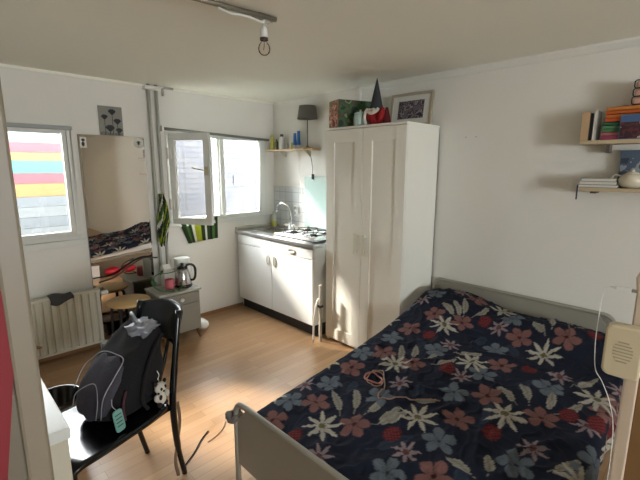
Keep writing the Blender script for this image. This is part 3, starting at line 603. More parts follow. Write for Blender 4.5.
for i, (c, lab) in enumerate(stk):
    t_ = [.026, .016, .020, .016, .018][i]
    book('stacked_book', lab, -.145 + .004 * (i % 2), -.02, -3.330 + .003 * i, -3.222 - .002 * (i % 3), z, z + t_, mat('cover_%d' % i, c, .5), 'x', 'books stacked on the upper shelf'); z += t_ + .0006
ZG = z
for i, (c, lab) in enumerate((((196, 84, 40), 'deep orange paperback lowest of the orange stack'), ((214, 118, 48), 'orange paperback in the middle of the orange stack'), ((190, 92, 34), 'burnt orange paperback near the top of the orange stack'), ((206, 128, 60), 'light orange paperback topmost of the orange stack'))):
    book('orange_book', lab, -.150 + .003 * (i % 2), -.02, -3.43, -3.236 - .002 * (i % 2), z, z + .020, mat('cover_orange_%d' % i, c, .5), 'x', 'orange books on the upper shelf'); z += .0206
bk = thing('picture_book', 'blue and dark red picture book standing face-out before the stacks on the upper shelf', 'book', (-.158, -3.39, Z1), -PI / 2)
B('cover', mat('pb_blue', (74, 104, 146), .4), bk, -.08, .10, -.004, .004, 0, .132)
print_sheet('cover_picture', bk, Matrix.Translation((.01, -.0045, .004)), .172, .088, patchmat('cover_pic', [(60, 34, 42), (96, 46, 52), (58, 34, 40), (196, 184, 172), (120, 66, 60)], 14, seed=3.0))
cbx = thing('striped_toy_box', 'pink rounded organiser with black outlines on the orange books', 'organiser', (-.09, -3.40, z))
for k in range(3):
    MB().box(-.05, .05, -.06, .052 - .004 * k, .004 + k * .043, .043 + k * .043).build('pink_tier', mat('tier_pink', (206, 162, 142), .6), cbx, .012)
    MB().tube([(-.051, y_, z_) for (y_, z_) in rrect(.116, .042, .012, 4, -.004 - .002 * k, .024 + k * .043)], .0035, 6, closed=True).build('outline', BLACKM, cbx)
Z2 = 1.4625
book('lying_book', 'dark-covered notebook with blue ribbon lowest on the lower shelf', -.165, -.03, -3.335, -3.140, Z2, Z2 + .017, mat('cover_slate', (76, 80, 92), .5), 'y')
book('lying_book', 'white book in the middle of the pile on the lower shelf', -.16, -.03, -3.328, -3.148, Z2 + .0175, Z2 + .034, mat('cover_white', (196, 192, 180), .5), 'y')
book('lying_book', 'brown-covered book topmost of the pile on the lower shelf', -.158, -.03, -3.325, -3.152, Z2 + .0345, Z2 + .054, mat('cover_brown', (104, 84, 66), .5), 'y')
tag(MB().box(-.169, -.166, -3.146, -3.138, 1.388, 1.474).build('ribbon_marker', mat('ribbon_blue', (60, 66, 84), .7)), 'dark blue ribbon hanging off the lower shelf edge', 'ribbon')
tp = thing('teapot', 'round white glazed teapot on the lower wall shelf', 'teapot', (-.095, -3.39, Z2), .15)
MB().lathe([(0, 0), (.036, 0), (.056, .018), (.064, .042), (.058, .066), (.040, .080), (.034, .082), (0, .082)], n=32).build('body', mat('teapot_glaze', (216, 208, 188), .2, var=.03), tp)
MB().lathe([(.037, .081), (.030, .088), (.010, .092), (.008, .096), (.011, .102), (0, .107)], n=24).build('lid', MT['teapot_glaze'], tp)
MB().tube(catmull([(0, .050, .066), (0, .082, .074), (0, .094, .050), (0, .078, .024), (0, .056, .022)], 6), .006, 8).build('handle', MT['teapot_glaze'], tp)
MB().tube(catmull([(0, -.055, .03), (0, -.085, .045), (0, -.10, .075)], 5), [.015] * 5 + [.011] * 5 + [.008], 10).build('spout', MT['teapot_glaze'], tp)
pc = thing('landscape_card', 'small blue landscape card standing on the lower shelf behind the teapot', 'card', (-.045, -3.38, Z2), -PI / 2)
o = MB().box(-.065, .07, -.002, .002, 0, .215).build('card', mat('card_blue', (84, 100, 120), .4, var=.2, nscale=10), pc)
print_sheet('card_picture', pc, Matrix.Translation((.002, -.0025, .06)), .125, .11, patchmat('card_pic', [(56, 66, 80), (80, 96, 116), (150, 158, 166), (70, 84, 104)], 10, seed=5.0))
# nail marks
for (y_, lab) in ((-2.338, 'tiny dark screw hole in the wall, the one towards the wardrobe'), (-2.416, 'tiny dark screw hole in the wall, the one towards the shelves')):
    tag(MB().tube([(-.002, y_, 1.802), (.0005, y_, 1.802)], .0035, 8).build('screw_plug', mat('plug_brown', (110, 96, 84), .8)), lab, 'screw plug', 'screw plugs in the wall')

# ------------------------------------------------------------------ ceiling lamp
cl_ = thing('pendant_light', 'bare bulb hanging from a metal ceiling rail', 'light', (-1.69, -2.08, H))
MB().tube([(.05, -.032, -.012), (-.60, .035, -.012)], .012, 8).box(-.05, .05, -.03, .03, -.018, 0).build('ceiling_rail', mat('rail_galvanised', (150, 144, 130), .4, .7), cl_)
MB().tube(catmull([(.0, -.02, -.018), (-.03, -.022, -.038), (-.08, -.015, -.032), (-.14, -.008, -.030), (-.19, -.004, -.036), (-.25, .0, -.026)], 6), .006, 8).build('ceiling_cable', WHITE, cl_)
MB().tube([(0, 0, -.01), (0, 0, -.05)], .003, 6).lathe([(0, -.04), (.007, -.042), (.016, -.055), (.019, -.075), (.020, -.098), (0, -.098)], n=20).build('lamp_holder', WPLAST, cl_)
MB().lathe([(.020, -.098), (.0205, -.110), (.015, -.110), (.015, -.098)], n=20).build('holder_ring', mat('ring_brown', (70, 58, 46), .5), cl_)
MB().lathe([(.013, -.108), (.015, -.118), (.026, -.132), (.030, -.148), (.026, -.166), (.014, -.177), (0, -.180)], n=24).build('bulb', BULBG, cl_)
MB().tube([(0, 0, -.108), (0, 0, -.135), (-.004, 0, -.155)], .002, 6).build('filament', mat('filament_metal', (120, 100, 86), .4, .6), cl_)

# ------------------------------------------------------------------ chair
TH = math.radians(15)
chf, chn = Vector((-math.cos(TH), -math.sin(TH), 0)), Vector((math.sin(TH), -math.cos(TH), 0))
ch = thing('desk_chair', 'black lacquered chair with curved backrest drawn up to the white desk', 'chair', (-2.47, -1.89, 0), 0)
ch.matrix_world = Matrix.Translation((-2.47, -1.89, 0)) @ Matrix((chf, chn, Vector((0, 0, 1)))).transposed().to_4x4()
# local frame: x = facing, y = towards the camera side, z up  (left-handed basis avoided by mirroring y)
ch.matrix_world = Matrix.Translation((-2.47, -1.89, 0)) @ Matrix.Rotation(PI + TH, 4, 'Z')
def seat_mesh():
    m = MB(); nx, ny = 20, 18; vs = []
    for k in (0, 1):
        for i in range(nx + 1):
            for j in range(ny + 1):
                u, v = i / nx * 2 - 1, j / ny * 2 - 1
                e = (1 - abs(v) ** 4 * .10) ; ex = (1 - abs(u) ** 4 * .10)
                x = .075 + u * .265 * e; y = v * (.215 + .012 * u) * ex
                z = .452 - .012 * (1 - u * u) * (1 - v * v) - .05 * max(0, u - .72) ** 2 * 9
                vs.append((x, y, z - (.020 if k else 0)))
    N = (nx + 1) * (ny + 1); fs = []
    for i in range(nx):
        for j in range(ny):
            a = i * (ny + 1) + j; fs.append((a, a + ny + 1, a + ny + 2, a + 1)); fs.append((N + a, N + a + 1, N + a + ny + 2, N + a + ny + 1))
    ring = [j for j in range(ny + 1)] + [i * (ny + 1) + ny for i in range(1, nx + 1)] + [nx * (ny + 1) + j for j in range(ny - 1, -1, -1)] + [i * (ny + 1) for i in range(nx - 1, 0, -1)]
    for k in range(len(ring)): a, b = ring[k], ring[(k + 1) % len(ring)]; fs.append((a, b, N + b, N + a))
    return m.add(vs, fs, True)
seat_mesh().build('seat', BLACKG, ch)
for s in (-1, 1):
    MB().tube(catmull([(.28, s * .165, .44), (.295, s * .175, .25), (.31, s * .185, 0)], 6), [.017] * 6 + [.015] * 6 + [.012], 12).build('leg', BLACKG, ch)
    MB().tube(catmull([(-.255, s * .150, 0), (-.215, s * .160, .2), (-.195, s * .172, .44), (-.225, s * .168, .64), (-.285, s * .145, .885)], 6), [.013] * 6 + [.016] * 6 + [.017] * 6 + [.015] * 7, 12).build('leg', BLACKG, ch)
m = MB(); nx, nz = 20, 8; vs = []
for k in (0, 1):
    for i in range(nx + 1):
        for j in range(nz + 1):
            u = i / nx * 2 - 1; t = j / nz; y = u * .158; z = .705 + t * (.19 - .02 * u * u) 
            x = -.235 - (t * .185 + 0) * .30 - .06 * (1 - u * u) + .0; vs.append((x - (.012 if k else 0), y, z))
N = (nx + 1) * (nz + 1); fs = []
for i in range(nx):
    for j in range(nz):
        a = i * (nz + 1) + j; fs.append((a, a + 1, a + nz + 2, a + nz + 1)); fs.append((N + a, N + a + nz + 1, N + a + nz + 2, N + a + 1))
ring = [j for j in range(nz + 1)] + [i * (nz + 1) + nz for i in range(1, nx + 1)] + [nx * (nz + 1) + j for j in range(nz - 1, -1, -1)] + [i * (nz + 1) for i in range(nx - 1, 0, -1)]
for k in range(len(ring)): a, b = ring[k], ring[(k + 1) % len(ring)]; fs.append((a, b, N + b, N + a))
m.add(vs, fs, True).build('backrest', mat('bluish_lit_lacquer', (24, 30, 36), .25), ch)  # bluish light on the backrest is put into its lacquer colour
for y in (-.055, .055): MB().tube([(-.19, y, .45), (-.25, y, .60), (-.285, y, .71)], .009, 8).build('spindle', BLACKG, ch)
MB().box(-.19, .19, -.165, -.150, .405, .432).box(-.19, .19, .150, .165, .405, .432).build('seat_rail', BLACKG, ch, .003)

# backpack, leaning on the backrest (same local frame as the chair)
bp_ = thing('backpack', 'black and grey backpack slumped on the black chair', 'backpack', (0, 0, 0)); bp_.matrix_world = ch.matrix_world @ Matrix.Translation((-.03, 0, .455)) @ Matrix.Diagonal((.86, .92, 1, 1))
prof = catmull([(-.19, 0, 0), (-.05, 0, -.002), (.10, 0, 0), (.165, 0, .03), (.150, 0, .10), (.09, 0, .185), (.02, 0, .262), (-.06, 0, .318), (-.14, 0, .372), (-.195, 0, .385), (-.225, 0, .33), (-.215, 0, .2), (-.195, 0, .08), (-.19, 0, 0.001)], 5)
def packmesh(prof, w, cx, cz, ex=3.2, ns=18, wob=.05, seed=0):
    m = MB(); vs = []; P = len(prof)
    for i in range(ns + 1):
        t = -1 + 2 * i / ns; s = max(.02, (1 - abs(t) ** ex)) ** (1 / ex)
        for p in prof:
            x = cx + (p.x - cx) * (s * .85 + .15) - .0; z = cz + (p.z - cz) * (s * .85 + .15)
            q = Vector((x * 9 + seed, t * 2.5, z * 9)); d = mnoise.noise(q) * wob
            zz = cz + (z - cz) * (1 + d); vs.append((cx + (x - cx) * (1 + d), t * w, max(.002, zz)))
    fs = [(i * P + k, i * P + (k + 1) % P, (i + 1) * P + (k + 1) % P, (i + 1) * P + k) for i in range(ns) for k in range(P)]
    fs += [tuple(range(P))[::-1], tuple(ns * P + k for k in range(P))]
    return m.add(vs, fs, True)
packmesh(prof, .155, -.03, .15, wob=.16).build('body', BLACKF, bp_)
pk2 = catmull([(.10, 0, .02), (.175, 0, .035), (.185, 0, .07), (.15, 0, .15), (.09, 0, .215), (.02, 0, .275), (.0, 0, .24), (.06, 0, .12), (.10, 0, .021)], 5)
packmesh(pk2, .125, .09, .14, wob=.12, seed=4).build('front_pocket', mat('pack_grey', (60, 58, 68), .8, var=.2, nscale=10, bump=.4), bp_)
PIP = mat('reflective_piping', (160, 163, 170), .35, .3)
MB().tube(catmull([(.172, .11, .055), (.155, .120, .15), (.09, .122, .222), (.03, .115, .278), (.02, .05, .288), (.035, -.05, .285), (.095, -.115, .225), (.16, -.115, .14)], 6), .0024, 6).build('piping', PIP, bp_)
MB().tube(catmull([(.190, .10, .06), (.172, .10, .145), (.135, .02, .185), (.17, -.08, .13), (.19, -.09, .07)], 6), .0022, 6).build('zipper', PIP, bp_)
MB().tube(catmull([(-.14, .04, .372), (-.10, .06, .415), (-.12, .0, .435), (-.15, -.05, .41), (-.16, -.04, .375)], 6), .009, 8).build('top_handle', PIP, bp_)
MB().blob((-.13, .07, .375), (.075, .05, .028), 18, 12, lambda d: 1 + .9 * mnoise.noise(d * 3.1) + .3 * mnoise.noise(d * 9)).build('highlight_blob', mat('highlight_silver', (150, 152, 160), .35, .3), bp_)  # pale crumpled blob stands in for a highlight on the pack top
MB().tube(catmull([(-.20, .13, .33), (-.12, .165, .30), (-.05, .170, .2), (-.02, .168, .08), (-.05, .165, .02)], 6), .010, 8).build('strap', BLACKF, bp_)
MB().tube(catmull([(.06, .158, .155), (.09, .17, .10), (.085, .172, .03)], 4), .006, 8).build('mesh_pocket_edge', mat('maroon_trim', (74, 34, 48), .8), bp_)
tg = thing('luggage_tag', 'pale teal luggage tag hanging from the backpack pocket', 'tag', (0, 0, 0)); tg.matrix_world = bp_.matrix_world @ Matrix.Translation((.118, .182, -.0)) @ Matrix.Rotation(.12, 4, 'Y')
MB().prism(rrect(.050, .105, .014, 4, 0, .055), 'y', -.004, .004).build('tag_plate', TEAL, tg, .002)
MB().tube(catmull([(0, 0, .105), (.01, -.01, .13), (.0, -.02, .155)], 5), .002, 6).build('loop', PIP, tg)
mm = MB()
for z_ in (.03, .048, .066, .084): mm.box(-.016, .016, .0041, .0052, z_, z_ + .004)
mm.build('address_lines', MARK, tg)
pt = thing('plush_keychain', 'small black and white spotted plush keychain hanging on the backpack', 'keychain', (0, 0, 0)); pt.matrix_world = bp_.matrix_world @ Matrix.Translation((-.115, .192, .02))
PW = mat('plush_white', (206, 200, 188), .95, var=.06, bump=.4); PB = mat('plush_black', (30, 26, 28), .95)
MB().blob((0, 0, .085), (.034, .026, .028), 16, 10).build('head', PW, pt)
MB().blob((0, 0, .035), (.030, .024, .034), 16, 10).build('torso', PW, pt)
for (x, z_) in ((-.028, .112), (.028, .112)): MB().blob((x, 0, z_), (.011, .008, .011), 10, 8).build('ear', PB, pt)
for (x, z_) in ((-.035, .045), (.034, .045)): MB().blob((x, .006, z_), (.012, .012, .018), 10, 8).build('arm', PW, pt)
for (x, z_) in ((-.018, .008), (.02, .008)): MB().blob((x, .01, z_), (.014, .014, .014), 10, 8).build('foot', PB, pt)
sm_ = MB()
for (x, y, z_, r_) in ((-.014, .021, .092, .008), (.012, .023, .088, .007), (.0, .026, .076, .005), (.015, .018, .045, .011), (-.02, .012, .028, .010), (.022, .012, .068, .006)): sm_.blob((x, y, z_), (r_, .005, r_ * 1.2), 10, 6)
sm_.build('spots', PB, pt)
MB().tube(catmull([(0, 0, .11), (.008, -.005, .13), (-.004, -.01, .145), (.0, -.02, .165)], 5), .0035, 6).build('chain', STEEL, pt)
bl = MB().tube(catmull([(-.235, .155, .42), (-.245, .150, .30), (-.205, .150, .12), (-.215, .150, .02)], 6), [.010] * 19, 4)
o = bl.build('dangling_strap', mat('brown_webbing', (122, 98, 74), .8)); o.matrix_world = ch.matrix_world; tag(o, 'brown webbing strap dangling down behind the black chair', 'strap')

# ------------------------------------------------------------------ desk
dk = thing('white_desk', 'white desk with thick panel sides along the partition side', 'desk', (-3.10, -1.93, 0))
DX0, DX1, DY0, DY1 = -.48, .368, -.44, .47
MB().box(DX0, DX1, DY0, DY1, .705, .745).build('tabletop', mat('desk_white', (226, 228, 222), .35, var=.02), dk, .003)
MB().box(DX1 - .09, DX1 - .008, DY0 + .004, DY0 + .03, 0, .705).build('end_panel', mat('desk_side_white', (206, 200, 180), .45), dk, .002)
MB().box(DX0, DX0 + .04, DY0 + .004, DY0 + .03, 0, .705).build('front_leg', MT['desk_side_white'], dk, .002)
MB().box(DX0, DX0 + .04, DY1 - .04, DY1 - .004, 0, .705).build('rear_leg', MT['desk_side_white'], dk, .002)
MB().box(DX1 - .09, DX1 - .05, DY1 - .04, DY1 - .004, 0, .705).build('rear_leg', MT['desk_side_white'], dk, .002)
bd_ = thing('wooden_bird', 'little brown wooden bird figure at the far corner of the white desk', 'figurine', (-2.745, -1.66, .745), -.4)
MB().blob((0, 0, .03), (.045, .018, .02), 14, 8).blob((-.03, 0, .05), (.015, .013, .013), 10, 8).tube([(.03, 0, .032), (.07, 0, .028)], [.012, .004], 8).tube([(0, 0, 0), (0, 0, .02)], .006, 8).build('body', BROWN, bd_)
cu = thing('white_cup', 'small white cup behind the wooden bird on the white desk', 'cup', (-2.765, -1.58, .745))
MB().lathe([(0, 0), (.02, 0), (.026, .05), (.023, .052), (.017, .008), (0, .006)], n=20).build('body', WPLAST, cu)
MB().tube(catmull([(.024, 0, .04), (.042, 0, .035), (.038, 0, .015), (.02, 0, .012)], 4), .004, 8).build('handle', WPLAST, cu)

# ------------------------------------------------------------------ bed
YB0, YB1 = -2.245, -3.42
KX = [-2.03, -1.87, -1.58, -1.24, -.88, -.55, -.30, -.12, -.03]; KZ = [.34, .36, .39, .425, .475, .55, .63, .62, .58]
def hz(x, y):
    z = float(np.interp(x, KX, KZ)); return z
bed = thing('bed', 'grey-beige metal bed with solid head and foot panels', 'bed', (0, 0, 0))
def bedend(x, ztop, name, r=.06, y0=-2.185, y1=-3.43, panel=True, zb=.16):
    pts = [(x, y0, 0)] + [(x, y0 - r + r * math.cos(a), ztop - r + r * math.sin(a)) for a in [i * PI / 14 for i in range(8)]]
    pts += [(x, y1 + r - r * math.cos(a), ztop - r + r * math.sin(a)) for a in [PI / 2 - i * PI / 14 for i in range(8)]] + [(x, y1, 0)]
    o = MB().tube(pts, .0135, 12).build(name, BEDM, bed)
    m = MB().prism([(y0 - .012, zb), (y0 - .012, ztop - .085), (y0 - .05, ztop - .05), (y0 - .09, ztop - .008), (y1 + .09, ztop - .008), (y1 + .012, ztop - .085), (y1 + .012, zb)], 'x', x - .004, x + .004)
    m.build('panel', BEDM, o); return o
bedend(-2.045, .485, 'footboard', y0=-2.265)
bedend(-.035, .672, 'headboard', y0=-2.165, y1=-3.395)
for y in (YB0 - .02, YB1 + .03): MB().tube([(-2.04, y, .235), (-.5, y, .345), (-.04, y, .345)], .014, 10).build('side_rail', BEDM, bed)
m = MB()
for i in range(14):
    x = -1.95 + i * .14; z_ = .235 + (min(x, -.5) + 2.04) * (.11 / 1.54); m.box(x, x + .06, YB1 + .03, YB0 - .02, z_ + .005, z_ + .018)
m.build('slats', PINE, bed)
mt = MB(); xs = [-1.99, -1.8, -1.58, -1.24, -.88, -.55, -.30, -.12, -.055]
poly = [(x, hz(x, 0) - .045 - (.05 if x > -.6 else 0) - (.03 if x > -.4 else 0)) for x in xs] + [(-.055, .370), (-.5, .370), (-1.99, .263)]
tag(mt.prism(poly, 'y', YB1 + .02, YB0 - .01).build('mattress', MATTR, None, .012), 'white mattress under the floral duvet', 'mattress')

MOT = {'star': [(-1.769, -2.572), (-1.131, -2.538), (-0.605, -2.562), (-0.216, -2.793), (-0.86, -2.877), (-0.538, -3.154), (-1.443, -2.884), (-1.183, -3.185), (-0.8, -3.469), (-1.76, -3.25)],
'hib': [(-1.669, -2.424), (-1.678, -2.69), (-1.902, -2.359), (-1.075, -2.417), (-1.311, -2.36), (-0.755, -2.395), (-1.082, -2.622), (-0.534, -2.449), (-0.509, -2.64), (-0.776, -3.011), (-0.47, -2.995), (-0.394, -3.228), (-1.325, -3.025), (-1.086, -3.064), (-1.684, -3.107), (-1.093, -3.313), (-0.765, -3.551), (-.2, -2.60)],
'blue': [(-1.753, -2.316), (-1.504, -2.363), (-1.438, -2.66), (-1.786, -2.959), (-0.914, -2.36), (-1.153, -2.31), (-0.306, -2.334), (-0.338, -2.902), (-0.865, -2.655), (-0.631, -2.917), (-0.928, -2.971), (-1.17, -2.926), (-1.514, -3.034), (-0.849, -3.272), (-1.426, -3.324), (-1.193, -3.559), (-.12, -3.1)],
'lav': [(-1.603, -2.269), (-1.913, -2.695), (-1.276, -2.672), (-1.653, -2.958), (-0.431, -2.287), (-0.446, -2.859), (-0.756, -2.689), (-1.021, -2.891), (-0.71, -3.285), (-1.03, -3.48), (-1.309, -3.347), (-.16, -2.47)],
'berry': [(-1.908, -2.516), (-1.607, -2.854), (-0.419, -2.756), (-0.749, -2.535), (-1.013, -2.804), (-0.285, -3.347), (-0.745, -3.148), (-1.315, -3.18), (-0.997, -3.40)]}
LEAF = [((-1.659, -2.584), (-1.553, -2.429)), ((-1.605, -2.627), (-1.462, -2.513)), ((-1.596, -2.683), (-1.451, -2.682)), ((-1.619, -2.75), (-1.444, -2.832)), ((-1.104, -2.54), (-0.95, -2.457)), ((-1.043, -2.589), (-0.90, -2.53)), ((-0.48, -2.612), (-0.36, -2.50)), ((-0.452, -2.619), (-0.30, -2.55)), ((-0.496, -2.583), (-0.417, -2.441)), ((-0.424, -2.669), (-0.27, -2.72)), ((-0.827, -2.756), (-0.73, -2.876)), ((-1.024, -2.717), (-0.892, -2.796)), ((-0.995, -2.654), (-0.854, -2.673)), ((-0.421, -3.123), (-0.351, -3.025)), ((-0.37, -3.14), (-0.23, -3.081)), ((-0.316, -3.216), (-.15, -3.163)), ((-0.30, -3.251), (-.12, -3.266)), ((-1.359, -2.782), (-1.264, -2.885)), ((-1.441, -2.813), (-1.574, -2.762)), ((-1.592, -3.228), (-1.58, -3.101)), ((-1.56, -3.265), (-1.45, -3.213)), ((-1.073, -3.2), (-1.002, -3.071)), ((-1.033, -3.241), (-0.899, -3.152)), ((-1.035, -3.316), (-0.875, -3.29)), ((-1.022, -3.354), (-0.881, -3.425)), ((-0.765, -3.353), (-0.60, -3.431)), ((-1.387, -3.429), (-1.243, -3.5))]
DLEAF = [((-1.74, -2.82), (-1.55, -2.93)), ((-1.53, -2.50), (-1.40, -2.46)), ((-1.35, -2.75), (-1.22, -2.78)), ((-1.33, -3.13), (-1.15, -3.10)), ((-.95, -2.6), (-.82, -2.5)), ((-.66, -2.75), (-.55, -2.83)), ((-.95, -3.12), (-.85, -3.2)), ((-1.55, -3.18), (-1.68, -3.22)), ((-.63, -3.05), (-.56, -2.95))]
rng = random.Random(3)
for k in range(60):   # the same motifs carried on over the side drops
    kind = rng.choice(['star', 'hib', 'blue', 'lav', 'berry']); MOT[kind].append((rng.uniform(-2.0, -.1), rng.choice([rng.uniform(-2.20, -1.95), rng.uniform(-3.8, -3.5)])))
def C3(c): return np.array(srgb(c))
def paint(X, Y):
    n = X.shape[0]; base = C3((26, 31, 47)); col = np.tile(base, (n, 1))
    col *= (1 + .12 * np.sin(X * 21 + 3 * np.sin(Y * 13)) * np.sin(Y * 19))[:, None]
    def flower(cx, cy, R, petals, sharp, c, cc, rot, line=.0, cr=.16, minw=.0):
        dx, dy = X - cx, Y - cy; r = np.hypot(dx, dy); s = r < R * 1.1
        if not s.any(): return
        rs, a = r[s], np.arctan2(dy[s], dx[s]) - rot
        ph = np.cos(petals * a); 
        if sharp: lim = R * (minw + (1 - minw) * np.clip(1 - np.arccos(np.clip(ph, -1, 1)) / PI * sharp, 0, 1) ** .8); lim = np.maximum(lim, R * .28)
        else: lim = R * (.34 + .66 * np.clip((ph + 1) / 2, 0, 1) ** .30)
        ins = rs < lim; idx = np.where(s)[0]
        cv = np.tile(c, (len(idx), 1)); fine = .78 + .22 * (rs / R) + .10 * np.cos(petals * 6 * a)
        edge = np.clip((lim - rs) / (R * .07), 0, 1); cv = cv * fine[:, None] * (.62 + .38 * edge)[:, None]
        core = rs < R * cr; cv[core] = cc * (.8 + .3 * np.cos(rs[core] / R * 60))[:, None]
        if not sharp:
            gap = (np.abs(ph + 1) < .06) & (rs > R * .2); cv[gap] *= .55
        col[idx[ins]] = cv[ins]
    for (p, q), (r, s_) in DLEAF: leaf(col, X, Y, (p, q), (r, s_), C3((44, 54, 72)), .045)
    for (a, b) in LEAF: leaf(col, X, Y, a, b, C3((150, 146, 134)), .033)
    for i, (x, y) in enumerate(MOT['blue']): flower(x, y, .076, 5, 0, C3((102, 112, 122)), C3((60, 70, 84)), i * 1.3, cr=.12)
    for i, (x, y) in enumerate(MOT['hib']): flower(x, y, .078, 5, 0, C3((128, 90, 86)), C3((74, 36, 36)), i * 1.7, cr=.15)
    for i, (x, y) in enumerate(MOT['lav']): flower(x, y, .068, 7, 1.0, C3((150, 132, 136)), C3((104, 72, 72)), i * .9, cr=.22)
    for i, (x, y) in enumerate(MOT['star']): flower(x, y, .102, 8, 1.0, C3((186, 181, 168)), C3((112, 106, 76)), i * .8, cr=.16)
    for i, (x, y) in enumerate(MOT['berry']):
        dx, dy = (X - x) / .050, (Y - y) / .040; r = np.hypot(dx, dy); s = r < 1
        g = .75 + .55 * np.cos((X[s] - x) * 300) * np.cos((Y[s] - y) * 300); col[s] = C3((118, 46, 50)) * g[:, None] * (1 - .3 * (r[s] > .88))[:, None]
    return np.clip(col * .84, 0, 1)
def leaf(col, X, Y, a, b, c, wmax):
    a, b = np.array(a), np.array(b); L = np.hypot(*(b - a)); d = (b - a) / L
    t = ((X - a[0]) * d[0] + (Y - a[1]) * d[1]) / L; s = (X - a[0]) * -d[1] + (Y - a[1]) * d[0] + .012 * np.sin(t * 3)
    t2 = (t - .18) / .82; wid = wmax * np.sqrt(np.clip(t2, 0, 1)) * np.clip(1 - t2, 0, 1) ** .6 * 1.25
    ins = (np.abs(s) < wid) & (t2 > 0) & (t2 < 1); cv = np.tile(c, (int(ins.sum()), 1))
    vein = np.abs(s[ins]) < .0025; ed = np.abs(s[ins]) > wid[ins] - .004; k = .9 + .12 * np.cos(s[ins] * 700 + t[ins] * 40)
    cv = cv * k[:, None]; cv[vein] *= .7; cv[ed] *= 1.2; col[ins] = cv
    st = (np.abs(s) < .0025) & (t > -.05) & (t2 <= 0); col[st] = c * .85
STEP = .006; xs = np.arange(-2.005, -.052, STEP); DROP, NDROP = .035, .20
ss = np.arange(-DROP, 1.3 + NDROP, STEP)
YE0, YE1 = -2.215, -3.545; RAD = .045
co = []; PX_, PY_ = [], []
for x in xs:
    x = float(x); zb = float(np.interp(x, KX, KZ))
    for s in ss:
        s = float(s)
        near = 1.33
        wv = .010 * math.sin(x * 15 + 1) + .006 * math.sin(x * 37)
        lift = -.05 * min(1, max(0, (s - .30) / .3)) * (1 if x > -.6 else max(0, (x + .9) / .3))
        zt = zb + lift
        if s < RAD:         # rounded edge then vertical drop towards the window
            d = RAD - s; q = RAD * PI / 2
            if d < q: a = d / RAD; y = YE0 - RAD + RAD * math.sin(a); z = zt - RAD + RAD * math.cos(a)
            else: y = YE0 + wv * min(1, (d - q) / .08); z = zt - RAD - (d - q) * (1 + .12 * math.sin(x * 11))
        elif s > 1.33 - RAD:
            d = s - (1.33 - RAD); q = RAD * PI / 2
            if d < q: a = d / RAD; y = YE1 + RAD - RAD * math.sin(a); z = zt - RAD + RAD * math.cos(a)
            else: y = YE1 - wv; z = zt - RAD - (d - q)
        else: y = YE0 - s; z = zt
        if 0 <= s <= 1.33:
            k = min(1, s / .1, (1.33 - s) / .1); v3 = Vector((x * 3.1, y * 3.1, 0))
            rid = mnoise.noise(Vector((x * 6 + y * 2.5, y * 5 - x * 3, 1.7))); rid2 = mnoise.noise(Vector((x * 13 - y * 8, y * 13 + x * 5, 4.1)))
            z += k * (.018 * mnoise.noise(v3) + .014 * (1 - abs(rid) * 4 if abs(rid) < .25 else 0) + .007 * (1 - abs(rid2) * 5 if abs(rid2) < .2 else 0))
            if x > -.7: z += .05 * math.exp(-((x + .30) / .17) ** 2) * (math.exp(-((s - .95) / .26) ** 2) + .15)
        if x < -1.90: z -= max(0, (-1.90 - x)) * .25
        co.append((x, y, z)); PX_.append(x); PY_.append(YE0 - s)
nx, ns = len(xs), len(ss)
me = bpy.data.meshes.new('duvet'); fs = [(i * ns + j, i * ns + j + 1, (i + 1) * ns + j + 1, (i + 1) * ns + j) for i in range(nx - 1) for j in range(ns - 1)]
me.from_pydata(co, [], fs); me.polygons.foreach_set('use_smooth', [True] * len(fs)); me.materials.append(PRINT)
cols = paint(np.array(PX_), np.array(PY_)); at = me.color_attributes.new('print', 'FLOAT_COLOR', 'POINT')
at.data.foreach_set('color', np.hstack([cols, np.ones((len(cols), 1))]).astype(np.float32).ravel())
dv = bpy.data.objects.new('duvet', me); COL.objects.link(dv); tag(dv, 'dark navy floral duvet spread rumpled over the bed', 'duvet')
md = dv.modifiers.new('thick', 'SOLIDIFY'); md.thickness = .012; md.offset = -1
wire = [(-1.274, -2.48), (-1.25, -2.53), (-1.30, -2.58), (-1.375, -2.60), (-1.37, -2.52), (-1.30, -2.49), (-1.27, -2.55), (-1.36, -2.63), (-1.438, -2.647), (-1.46, -2.69), (-1.42, -2.74), (-1.362, -2.79), (-1.268, -2.904)]
def dz(x, y): 
    i = int(round((x - xs[0]) / STEP)); j = int(round((YE0 - y + DROP) / STEP)); return co[min(nx - 1, max(0, i)) * ns + min(ns - 1, max(0, j))][2]
tag(MB().tube([(p.x, p.y, dz(p.x, p.y) + .007 + .004 * math.sin(k)) for k, p in enumerate(catmull([(x, y, 0) for x, y in wire], 5))], .0035, 6).build('charging_cable', mat('cable_rose', (148, 116, 100), .4, .2)), 'tangled brownish cable lying on the duvet', 'cable')
hz_ = []
for k in range(40):
    t = k / 39; x, y = -1.33 + .035 * math.cos(t * 4 * PI), -2.53 + .05 * math.sin(t * 4 * PI) * (1 + .2 * t); hz_.append((x, y, dz(x, y) + .010 + .004 * math.sin(k * .9)))
tag(MB().tube(hz_, .003, 6).build('hair_ties', mat('rose_band', (168, 110, 96), .5)), 'looped rose hair bands beside the cable on the duvet', 'hair band')
sc = MB().tube([(-2.045 + .028 * math.cos(a), -2.248 + .028 * math.sin(a) , .40 + .008 * math.sin(3 * a)) for a in [k * PI / 12 for k in range(24)]], [.014 + .004 * (k % 2) for k in range(24)], 8, closed=True)
tag(sc.build('scrunchie', mat('taupe_velvet', (112, 104, 98), .9, var=.2, nscale=60)), 'grey ruffled scrunchie on the corner post of the bed foot', 'scrunchie')

